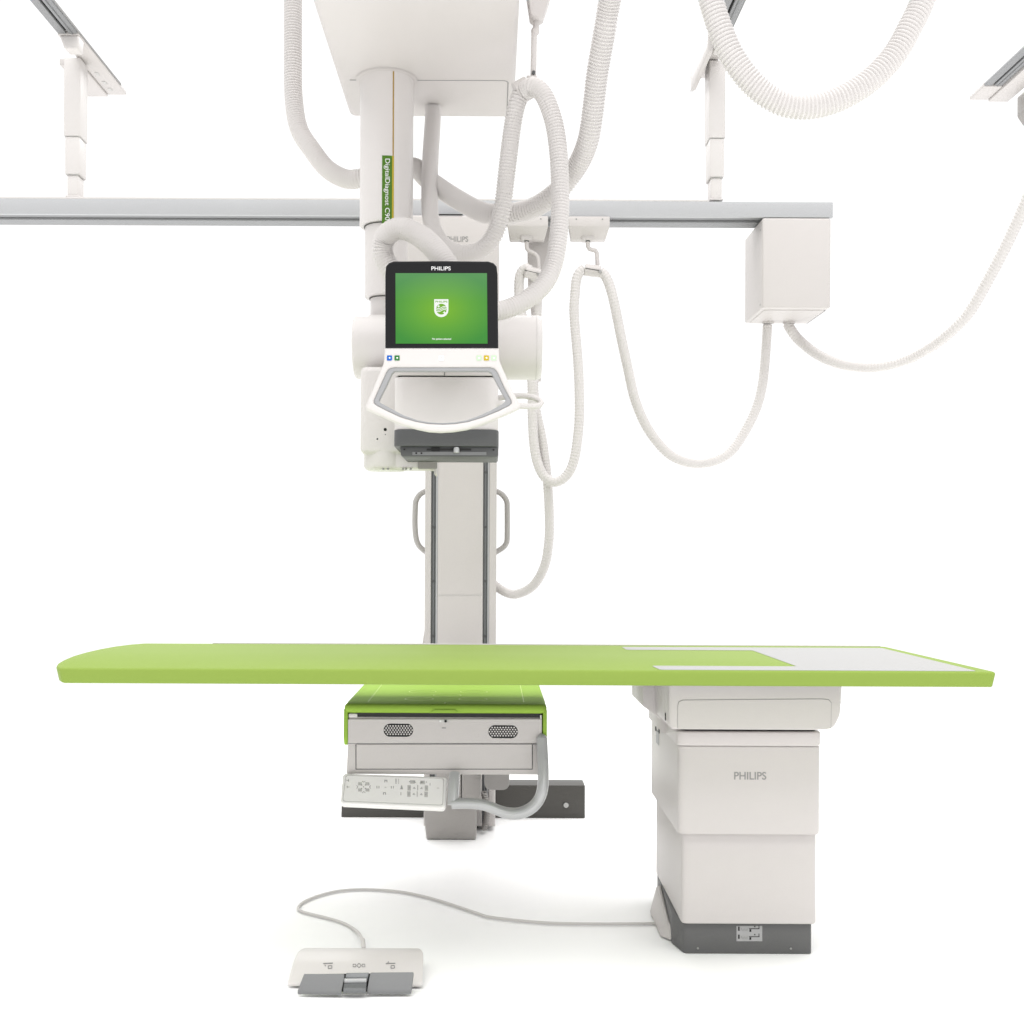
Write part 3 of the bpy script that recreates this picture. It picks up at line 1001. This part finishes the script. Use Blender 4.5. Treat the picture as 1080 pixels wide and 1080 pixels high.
# upper front panel, black gap above it, drawer front below
MB().box((hx0 + .022, NY + .002, zt - .0042), (hx1 - .004, NY + .5, zt + .012)).build('cassette_gap', 'slot', hs)
MB().box((hx0 + .001, NY - .003, zt - .006), (hx0 + .027, NY + .05, zt + .006), .002).build('gap_corner', 'enamel_hi', hs)
MB().box((hx1 - .006, NY - .003, zt - .008), (hx1 - .001, NY + .05, zt + .004), .001).build('gap_corner', 'enamel_hi', hs)
plate('front_panel', [rnd(QR(367.2, 758.4, 571.4, 783.6, NY), .003)], NY + .003, .006, 'enamel', hs, .001)
plate('drawer_gap', [QR(375.0, 785.3, 561.8, 811.6, NY)], NY + .0028, .0032, 'seam', hs)
plate('drawer_front', [QR(376.0, 785.0, 561.0, 810.6, NY)], NY + .003, .0062, 'enamel', hs, .0008)
MB().box((hx0 - .001, NY - .0015, k(784.9)), (hx1 + .001, NY + .003, k(784.0))).build('panel_seam', 'ink', hs)
# perforated speaker grilles
for cxp, cyp in ((420.3, 770.0), (530.6, 771.6)):
    st = []
    for j in range(24):
        an_ = 2 * math.pi * j / 24
        ox = 8.6 if math.cos(an_) >= 0 else -8.6
        st.append(Q(cxp + ox + 7.0 * math.cos(an_), cyp + 7.0 * math.sin(an_), NY))
    gm = MB()
    gm.add_mesh(plate_mesh([st], .0008, front(NY - .0028)))
    gm.mi = 1
    for iy in range(-3, 4):
        for ix in range(-8, 9):
            u = ix * 2.9 + (1.45 if iy % 2 else 0)
            w = iy * 2.15
            dx = max(abs(u) - 8.6, 0)
            if math.hypot(dx, w) < 6.3:
                gm.disc(P(cxp + u, cyp + w, NY - .0036), (0, -1, 0), .0026, .0006, 8)
    gm.build('speaker_grille', ['slot', 'enamel'], hs, smooth=False)
m = MB()
m.add_mesh(plate_mesh([rnd(QR(462.5, 758.8, 473.5, 762.2, NY), .003)], .0008, front(NY - .003)))
m.mi = 1
m.disc(P(470, 760.6, NY - .0038), (0, -1, 0), .004, .002, 14)
m.mi = 2
m.disc(P(464.5, 760.4, NY - .0038), (0, -1, 0), .0035, .001, 14)
m.build('status_window', ['ink_pale', 'ink_dark', 'white_ink'], hs)
plate('centre_mark', [QR(466.3, 767.0, 470.3, 768.1, NY)], NY - .003, .0006, 'ink', hs)

# green cover over the detector
ztop = P(470, 742.5, NY).z
gx0, gx1 = P(362.5, 760, NY).x, P(577, 760, NY).x
m = MB()
ol = rnd(rect(gx0, NY - .012, gx1, NY + .60), .03, 8)
m.prism(ol, 'z', zt + .008, ztop, .018, 5)
m.prism([(NY + .0, zt + .020), (NY - .004, zt - .07), (NY + .012, k(787)), (NY + .57, k(787)), (NY + .57, zt + .020)], 'x', gx0, gx0 + .013, .003)
m.prism([(NY + .0, zt + .020), (NY - .004, zt - .07), (NY + .012, k(787)), (NY + .57, k(787)), (NY + .57, zt + .020)], 'x', gx1 - .013, gx1, .003)
cvr = m.build('detector_cover', 'green_shell', t)
v0, v1 = P(454.5, 748.3, NY - .012), P(483, 752, NY - .012)
MB().prism(rnd([(v0.x, v1.z), (v0.x + .008, v0.z), (v1.x - .008, v0.z), (v1.x, v1.z)], .004), 'y', NY - .0155, NY - .010, .001).build('cover_latch', 'green_shell', cvr)
zz = ztop + .0002


def ring(cx_, cy_, rx, ry, w_=.003):
    o_ = [(cx_ + rx * math.cos(2 * math.pi * i / 40), cy_ + ry * math.sin(2 * math.pi * i / 40)) for i in range(40)]
    i_ = [(cx_ + (rx - w_) * math.cos(2 * math.pi * i / 40), cy_ + (ry - w_) * math.sin(2 * math.pi * i / 40)) for i in range(40)]
    link('ring_marking', plate_mesh([o_, i_], .0005, Matrix.Translation((0, 0, zz))), 'green_mark', cvr)


for cx_, cy_ in ((-.14, NY + .20), (-.225, NY + .29), (-.055, NY + .29), (-.225, NY + .11), (-.055, NY + .11)):
    ring(cx_, cy_, .046, .042)
for xx in (gx0 + .07, gx1 - .07):
    MB().box((xx - .0012, NY + .04, zz), (xx + .0012, NY + .54, zz + .0005)).build('line_marking', 'green_mark', cvr)
MB().box((-.1415, NY + .005, zz), (-.1385, NY + .035, zz + .0005)).build('line_marking', 'green_mark', cvr)

# control panel on the housing's lower edge
A0, A1, A2, A3 = P(361.5, 815.5, NY - .02), P(472.5, 819, NY - .02), P(469.5, 853, NY - .08), P(358.8, 847.8, NY - .08)
org = (A0 + A1 + A2 + A3) / 4
ux = ((A1 - A0) + (A2 - A3)).normalized()
uy = ((A0 - A3) + (A1 - A2)); uy = (uy - ux * uy.dot(ux)).normalized()
uz = ux.cross(uy)
PM = Matrix(((ux.x, uy.x, uz.x, org.x), (ux.y, uy.y, uz.y, org.y), (ux.z, uy.z, uz.z, org.z), (0, 0, 0, 1)))
PI_ = PM.inverted()
flat = [(PI_ @ v)[:2] for v in (A3, A2, A1, A0)]
cp_ = link('control_panel', plate_mesh([rnd(flat, .012, 6)], .026, PM @ Matrix.Translation((0, 0, -.026)), .005), 'panel', t)


def onp(px, py):
    """panel pixel -> panel plane 2-D"""
    # intersect the sight line with the panel plane
    d_ = P(px, py, 3.7) - Vector((0, 0, H))
    tt = (org - Vector((0, 0, H))).dot(uz) / d_.dot(uz)
    q_ = PI_ @ (Vector((0, 0, H)) + d_ * tt)
    return (q_.x, q_.y)


def pmark(loops, z=.0001, t_=.0003):
    return plate_mesh([[onp(x, y) for x, y in lp] for lp in loops], t_, PM @ Matrix.Translation((0, 0, z)))


def pr(cx_, cy_, w_, h_):
    s_ = .03
    return [(cx_ - w_ / 2, cy_ - h_ / 2 - w_ / 2 * s_), (cx_ + w_ / 2, cy_ - h_ / 2 + w_ / 2 * s_), (cx_ + w_ / 2, cy_ + h_ / 2 + w_ / 2 * s_), (cx_ - w_ / 2, cy_ + h_ / 2 - w_ / 2 * s_)]


m = MB()
lnp = [(364.5, 817.6), (468.2, 820.8), (467.2, 849.6), (361.2, 845.2)]
o_ = rnd([onp(*p) for p in lnp], .008, 5)
cxy = Vector((sum(p[0] for p in o_) / len(o_), sum(p[1] for p in o_) / len(o_)))
i_ = [(p[0] - math.copysign(.0016, p[0] - cxy.x), p[1] - math.copysign(.0016, p[1] - cxy.y)) for p in o_]
m.add_mesh(plate_mesh([o_, i_], .0002, PM @ Matrix.Translation((0, 0, .0001))))
for an_ in range(8):                                  # joystick rosette petals
    a_ = an_ * math.pi / 4
    if an_ % 2:
        m.add_mesh(pmark([pr(383.6 + 5.6 * math.cos(a_), 830 + 4.6 * math.sin(a_), 4, 3.2)]))
m.add_mesh(pmark([pr(435, 824.8, 5, 3.6)])); m.add_mesh(pmark([pr(445.5, 825.3, 5, 3.6)]))
for cx_, cy_ in ((431.5, 831), (449.8, 831.3), (440.5, 830.8), (431.2, 837.5), (449.4, 837.8), (440, 837.5)):
    m.add_mesh(pmark([pr(cx_, cy_, 3.6 if cx_ not in (440.5, 440) else .9, 5.6)]))
m.build('key_field', 'ink_pale', cp_, smooth=False)
m = MB()
for dx_, dy_ in ((0, -5.8), (0, 5.8), (-7, 0), (7, 0)):   # arrow chevrons
    ax_, ay_ = 383.6 + dx_, 830 + dy_
    if dx_ == 0:
        s_ = 1 if dy_ < 0 else -1
        m.add_mesh(pmark([[(ax_ - 1.7, ay_ - .7 * s_), (ax_, ay_ + .5 * s_), (ax_ + 1.7, ay_ - .7 * s_), (ax_ + 1.7, ay_), (ax_, ay_ + 1.2 * s_), (ax_ - 1.7, ay_)]]))
    else:
        s_ = 1 if dx_ < 0 else -1
        m.add_mesh(pmark([[(ax_ - .7 * s_, ay_ - 1.7), (ax_ + .5 * s_, ay_), (ax_ - .7 * s_, ay_ + 1.7), (ax_, ay_ + 1.7), (ax_ + 1.2 * s_, ay_), (ax_, ay_ - 1.7)]]))
for dx_, dy_ in ((0, 0), (-2, -1.8), (2, -1.8), (-2, 1.8), (2, 1.8)):
    m.add_mesh(pmark([pr(383.4 + dx_, 829.8 + dy_, 1.2, 1.1)]))
for cx_, cy_ in ((398.6, 830.2), (413.8, 830.4), (407, 823.8), (405.6, 837)):      # small bar-pair keys
    for q in (-1.1, 1.1):
        m.add_mesh(pmark([pr(cx_ + q, cy_, .8, 2.6)]))
m.add_mesh(pmark([pr(406.5, 830.3, 1.8, .6)]))
m.add_mesh(pmark([pr(406.9, 823, 3, .6)])); m.add_mesh(pmark([pr(405.6, 836, 3, .6)]))
for q in range(4):                                                                # column of ticks
    m.add_mesh(pmark([pr(417.6, 821.8 + q * 1.4, 1.6, .7)])); m.add_mesh(pmark([pr(420.4, 821.9 + q * 1.4, .8, .7)]))
m.add_mesh(pmark([[(422.2, 832.4), (423, 829.4), (423.6, 828), (424.4, 829.4), (425, 832.4)]])); m.add_mesh(pmark([pr(422.8, 837.2, .7, 3)]))
for cx_, cy_ in ((432.2, 824.5), (449.6, 824.9), (431.8, 830.8), (449.4, 831.2), (431.4, 837.6), (449.2, 837.8)):   # corner dots of the key block
    m.add_mesh(pmark([pr(cx_, cy_, 1.1, 1.0)]))
for cx_, cy_ in ((437.4, 824.6), (445, 824.8), (437, 831), (444.6, 831.2), (436.6, 837.4), (444.4, 837.6)):
    m.add_mesh(pmark([[(cx_ - 1.4, cy_ + .2), (cx_ + .2, cy_ - 1), (cx_ + .9, cy_ - .8), (cx_ - .2, cy_ + .2), (cx_ + 1.4, cy_ + .5), (cx_ + 1.2, cy_ + 1), (cx_ - 1, cy_ + .8)]]))
m.add_mesh(pmark([pr(453.6, 827.2, .6, 2.6)])); m.add_mesh(pmark([pr(462, 831.2, 2.6, .5)]))
m.add_mesh(pmark([pr(366.5, 823, 2.6, .6)])); m.add_mesh(pmark([pr(367.6, 823, .6, 3)])); m.add_mesh(pmark([pr(367.2, 830, 2.8, .6)])); m.add_mesh(pmark([pr(366.2, 830, .6, 2.4)]))
m.build('key_symbol', 'ink_soft', cp_, smooth=False)

# grey grip bar
gp = [(479.3, 816, 3.420), (478.8, 826, 3.400), (477.6, 847.6, 3.380)]
g2 = [(477.6, 847.6, 3.380), (486, 847.2, 3.380), (497, 847.4, 3.380), (508, 848.6, 3.380), (518, 851.6, 3.380), (528, 855.6, 3.380), (537, 858, 3.380), (546, 858, 3.380), (555, 855.4, 3.380), (563, 850, 3.380), (568.6, 843, 3.380),
      (571.8, 834, 3.380), (573, 822, 3.390), (572.8, 805, 3.410), (572, 790, 3.430), (571.6, 779, 3.442)]
m = MB()
m.tube([P(*p) for p in gp[:2]] + [P(*gp[2]) + Vector((0, 0, -.004))], .0164, 20, smooth=False)
m.tube([P(*g2[0]) + Vector((-.004, 0, 0))] + [P(*p) for p in g2[1:]], .0170, 20, radii=[.0164] * 6 + [.0179] * 4 + [.0170] * 6)
v = P(*g2[-1])
m.lathe([(.0168, -.004), (.0147, .006), (.008, .012), (.002, .0155)], v, 'z', 20)
m.build('grip_bar', 'tube_grey', t, angle=60)

# ------------------------------------------------------------------ x-ray table
TZ, YF, YB = .852, 2.90, 3.65
t = thing('xray_table', 'long lime green x-ray table on a white telescopic pedestal', 'x-ray table', (.74, 3.4, 0))
ol = [(-1.108, YF), (-1.138, 2.955), (-1.162, 3.03), (-1.178, 3.11), (-1.193, 3.22), (-1.197, 3.33), (-1.192, 3.44), (-1.178, 3.53), (-1.155, 3.60), (-1.12, YB), (1.276, YB), (1.301, YF)]
ol = rnd(ol[:1], 0) and ol
bt = bmesh.new()
cxm, cym = .05, (YF + YB) / 2
layers = [(TZ - .0405, .012), (TZ - .038, .007), (TZ - .006, .0), (TZ - .0025, .0012), (TZ, .005)]
rings = []
ol2 = rnd(ol, .012, 3)
N = len(ol2)
for z, ins in layers:
    ringv = []
    for i in range(N):
        p0, p1, p2 = Vector(ol2[i - 1]), Vector(ol2[i]), Vector(ol2[(i + 1) % N])
        d_ = (p2 - p0).normalized()
        nrm = Vector((d_.y, -d_.x))
        if nrm.dot(p1 - Vector((cxm, cym))) < 0:
            nrm = -nrm
        q_ = p1 - nrm * ins
        ringv.append(bt.verts.new((q_.x, q_.y, z)))
    rings.append(ringv)
for A_, B_ in zip(rings, rings[1:]):
    for i in range(N):
        bt.faces.new((A_[i], A_[(i + 1) % N], B_[(i + 1) % N], B_[i]))
bt.faces.new(rings[0]); bt.faces.new(rings[-1])
bmesh.ops.recalc_face_normals(bt, faces=bt.faces)
m = MB(); m.add(bt)
top = m.build('tabletop', 'green', t, angle=40)
inl = [(.415, 3.585), (1.242, 3.585), (1.256, 2.914), (.438, 2.914), (.430, 3.012), (.818, 3.012), (.808, 3.485), (.42, 3.485)]
link('tabletop_inlay', plate_mesh([rnd(inl, .012, 3)], .0008, Matrix.Translation((0, 0, TZ + .0001))), 'inlay', top)
MB().box((-.9, YB + .002, TZ - .03), (1.262, YB + .016, TZ + .0022), .001).build('accessory_rail', 'enamel', t)
MB().box((-.9, YF + .16, TZ - .056), (1.16, YB - .12, TZ - .041), .004).build('table_frame', 'grey_mid', t)

# head under the tabletop
HY = 3.14
v = lambda px, py, Y=HY: P(px, py, Y)
hx0, hx1 = v(706, 750).x, v(888, 750).x
zt_, zb_ = TZ - .0585, v(790, 770).z
m = MB()
# front-on outline with a chamfered right end, run back in depth
m.prism(rnd([(hx0 + .006, zb_), (v(872, 770).x, zb_), (v(881, 767).x, v(881, 767).z), (v(887, 754).x, v(887, 754).z), (hx1 + .001, zt_), (hx0 - .002, zt_), (hx0 - .002, zb_ + .02)], .012, 5), 'y', HY, 3.70, .010, 4)
hd = m.build('lift_head', 'enamel', t)
pts = [(714.5, 773), (714.5, 745), (715.5, 740), (720, 738), (866, 736.8), (874, 737.5), (877, 741), (876.5, 773)]
plate('panel_seam', [[Q(x, y if y < 770 else 768.3, HY) for x, y in pts]], HY + .001, .0016, 'ink', hd)
plate('head_panel', [[Q(x + (.45 if x < 800 else -.45), (y + .5) if y < 770 else 768.6, HY) for x, y in pts]], HY + .001, .0022, 'enamel', hd, .0004)
m = MB()
m.box((hx0 - .0032, HY + .05, v(0, 760).z), (hx0 - .0018, HY + .062, v(0, 752).z), .0005)
m.build('release_slot', 'ink_dark', hd)
# wide rear support on the left
bY = 3.66
pp = [(666, 700), (666.5, 733), (684, 745), (684, 757), (687, 760), (760, 760), (760, 700)]
pl_ = [(Q(x, y, bY)[0], min(Q(x, y, bY)[1], TZ - .0585)) for x, y in pp]
MB().prism(pl_, 'y', 3.40, bY, .004).build('support_arm', 'enamel', t)

# telescopic covers
MY = 3.205
x0, x1 = v(715.5, 830, MY).x, v(866, 830, MY).x
z0, z1_ = v(790, 880.5, MY).z, v(790, 787, MY).z
z2_ = v(790, 771.5, MY).z
m = MB()
m.prism(rnd(rect(x0, MY, x1, 3.76), .022, 6), 'z', z0, z1_, .005, 3)
up = m.build('upper_cover', 'enamel', t)
text('pedestal_lettering', 'PHILIPS', 774.3, 814.0, 808.2, 822.4, MY - .0002, 'ink', up, .012)
m = MB()
m.prism(rnd(rect(x0 - .006, MY - .006, x1 + .001, 3.765), .024, 6), 'z', z1_ + .001, z2_, .005, 3)
m.build('cover_collar', 'enamel', t)
MB().prism(rnd(rect(x0 + .01, MY + .01, x1 - .01, 3.75), .02, 5), 'z', z2_ + .0003, zb_ - .0003).build('collar_gap', 'slot', t)
# label and screws on the left flank
fx = x0 - .0008
ya, yb_ = 3.56, 3.63
m = MB()
m.box((fx - .0004, 3.575, P(694, 786, 3.58).z), (x0 + .001, 3.635, P(694, 771, 3.6).z))
m.build('flank_label', 'grip', up)
for yy, py in ((3.60, 765.5), (3.53, 768.0)):
    MB().disc((x0 - .006, yy, P(0, py, yy).z), (-1, 0, 0), .008, .002, 14).build('flank_screw', 'ink_dark', up)
LY = 3.232
x0l, x1l = v(719, 930, LY).x, v(862, 930, LY).x
m = MB()
m.prism(rnd(rect(x0l, LY, x1l, 3.745), .02, 6), 'z', v(790, 975, LY).z, z0 - .0005, .006, 3)
m.build('lower_cover', 'enamel', t)
BY = 3.247
x0b, x1b = v(721.5, 990, BY).x, v(856.5, 990, BY).x
m = MB()
zbt = v(790, 975, LY).z - .0006
m.prism(rnd([(x0b, BY), (x1b, BY), (x1b, 3.74), (x0b - .006, 3.74), (x0b - .022, 3.33)], .012, 4), 'z', 0.0, zbt, .002)
bs = m.build('base', 'base', t)
for px, py in ((736, 1000), (834, 1000.3)):
    MB().disc(P(px, py, BY), (0, -1, 0), .0032, .0015, 12).build('base_screw', 'steel', bs)
lb = plate('rating_label', [QR(776.7, 976.5, 803.9, 992.6, BY)], BY, .0008, 'label', bs)
m = MB()
ly = BY - .0008


def lm(px, py, w_, h_):
    m.add_mesh(plate_mesh([QR(px - w_ / 2, py - h_ / 2, px + w_ / 2, py + h_ / 2, BY)], .0003, front(ly)))


for yy in (979.4, 987.8):
    lm(779.2, yy, 1.6, 4.4); lm(791.3, yy + 2.0, 1.9, 2.6); lm(795.5, yy - .0, 11, .8); lm(800.4, yy - 1.8, .8, 3); lm(796, yy - 2.2, 1.2, 1.4)
m.build('rating_symbol', 'ink_dark', bs, smooth=False)
m = MB()
for yy in (979.4, 987.8):
    for q in range(5):
        lm(782 + q * 1.55, yy + .4 + (q % 2) * .8, 1.0, 2.4 if q < 1 else .9)
        lm(783 + q * 1.4, yy + 2.0 - (q % 2) * .5, .8, .7)
m.build('rating_print', 'ink', bs, smooth=False)
# cable cover on the left of the base
m = MB()
q0 = x0b - .0225
m.hexa([(q0 - .028, 3.38, .004), (q0 + .002, 3.335, .004), (q0 + .012, 3.62, .004), (q0 - .028, 3.60, .004),
        (q0 - .006, 3.40, .05), (q0 + .004, 3.36, .04), (q0 + .012, 3.62, .09), (q0 - .006, 3.60, .09)], .006)
m.build('cable_cover', 'enamel', t)

# ------------------------------------------------------------------ foot pedal and its cable
t = thing('foot_pedal', 'white foot switch with two grey pedals on the floor', 'foot pedal', (-.355, 3.05, 0))
FLz = .0
xfl, xfr, xbl, xbr = -.532, -.176, -.526, -.190
yf, yb2 = 2.975, 3.150
m = MB()
prof = [(yf, .006), (yf, .016), (yf + .075, .046), (yf + .13, .056), (yf + .165, .052), (yb2, .03), (yb2, .006)]
m.prism(rnd(prof, .012, 4), 'x', xfl, xfr)
# plan taper and rounded rear corners
for vv in m.bm.verts:
    u = (vv.co.y - yf) / (yb2 - yf)
    k_ = max(0, (u - .55) / .45)
    sgn = 1 if vv.co.x < (xfl + xfr) / 2 else -1
    vv.co.x += sgn * (.006 * u + .022 * k_ ** 2.2)
ed = [e for e in m.bm.edges if e.calc_face_angle(0) > R(60)]
bmesh.ops.bevel(m.bm, geom=ed, offset=.006, segments=3, profile=.5, affect='EDGES', clamp_overlap=True)
body = m.build('body', 'enamel_hi', t, angle=50)


def pedal(px4, z4, name, mt, th=.008):
    """slab from four top corners given as pixels with heights"""
    c_ = []
    for (px, py), z in zip(px4, z4):
        Y = (H - z) * F / ((py - CY) - (px - CX) * math.sin(ROLL))
        c_.append(P(px, py, Y))
    lo = [c - Vector((0, 0, th)) for c in c_]
    return MB().hexa([lo[0], lo[1], lo[2], lo[3], c_[0], c_[1], c_[2], c_[3]], .002).build(name, mt, t)


pedal([(313.5, 1044.8), (360, 1045.6), (363.5, 1026.6), (320.5, 1026.6)], (.018, .018, .056, .056), 'pedal', 'grey_mid', .011)
pedal([(387, 1044.6), (433.8, 1044.4), (436.5, 1024.8), (390.4, 1025.2)], (.018, .018, .056, .056), 'pedal', 'grey_mid', .011)
pedal([(362, 1043), (386, 1043), (387, 1033), (363, 1033)], (.026, .026, .036, .036), 'centre_switch', 'alu_dark', .012)
pedal([(362.6, 1033), (386.6, 1032.6), (387, 1031), (363, 1031.4)], (.042, .042, .042, .042), 'switch_edge', 'tube_grey', .01)
pedal([(364, 1031), (388, 1030.6), (389.4, 1025.2), (365, 1025.6)], (.044, .044, .054, .054), 'switch_back', 'alu_dark', .012)


pedal([(318, 1044), (434, 1043.4), (436, 1026), (323, 1027)], (.012, .012, .050, .050), 'pedal_gap_darkener', 'slot', .006)  # black slab added to darken the gaps around the pedals


def pz(px, py):
    """point on the sloping top of the pedal body"""
    for it in range(400):
        Y = yf + .03 + it * .0005
        z = .016 + (Y - yf) / .075 * .03 if Y < yf + .075 else .046 + (Y - yf - .075) / .055 * .010
        yy = (H - z) * F / Y + CY + (px - CX) * math.sin(ROLL)
        if yy <= py:
            return P(px, py, Y)
    return P(px, py, yf + .1)


def strip(pts, w, mm):
    for a_, b_ in zip(pts, pts[1:]):
        A_, B_ = pz(*a_), pz(*b_)
        mm.tube([A_ + Vector((0, 0, .001)), B_ + Vector((0, 0, .001))], w, 6, smooth=False)


m = MB()
w1 = .0014
strip([(341, 1016.6), (351, 1016.2)], .0017, m)
strip([(346.2, 1019), (350, 1018.8), (350, 1021.6), (346.2, 1021.8), (346.2, 1019)], .0011, m)
strip([(342.6, 1018), (343.4, 1019.2)], .0011, m)
strip([(372.4, 1017.2), (375.2, 1017.2), (375.2, 1020), (372.4, 1020), (372.4, 1017.2)], .0008, m)
strip([(382, 1017.2), (384.8, 1017.2), (384.8, 1020), (382, 1020), (382, 1017.2)], .0008, m)
strip([(376.2, 1018.6), (378.6, 1016.2), (381, 1018.6), (378.6, 1021), (376.2, 1018.6)], .0009, m)
strip([(407, 1016.6), (417, 1016.4)], .0017, m)
strip([(412.4, 1018.8), (416, 1018.6), (416, 1021.4), (412.4, 1021.6), (412.4, 1018.8)], .0011, m)
strip([(409.4, 1016), (409.6, 1014.4)], .0011, m)
m.build('symbol', 'ink', body, smooth=False)
v = P(383.5, 1000, 3.15)
MB().tube([P(383.6, 1001, 3.14), P(382.6, 991, 3.19)], .0065, 12, smooth=False).build('strain_relief', 'hose', t)


def gp_(px, py, z=.006):
    Y = (H - z) * F / ((py - CY) - (px - CX) * math.sin(ROLL))
    return P(px, py, Y)


pts = [P(382.8, 993, 3.18), gp_(379, 985, .02)] + [gp_(*p) for p in ((372, 979), (362, 973.5), (350, 969.5), (334, 965.5), (322, 962.5), (316, 960), (314.6, 957.4), (318, 952.8), (328, 947.6), (342, 943), (358, 939.6), (378, 938), (400, 938.6),
                                                                     (424, 940.8), (450, 946.2), (476, 954), (504, 963.4), (516, 967), (545, 970.6), (580, 973.4), (620, 974.2), (660, 974.2), (697, 973.8))]
MB_ = MB().tube(pts, .0044, 10)
tag(MB_.build('pedal_cable', 'hose'), 'thin grey cable curling over the floor from foot pedal to pedestal', 'cable')
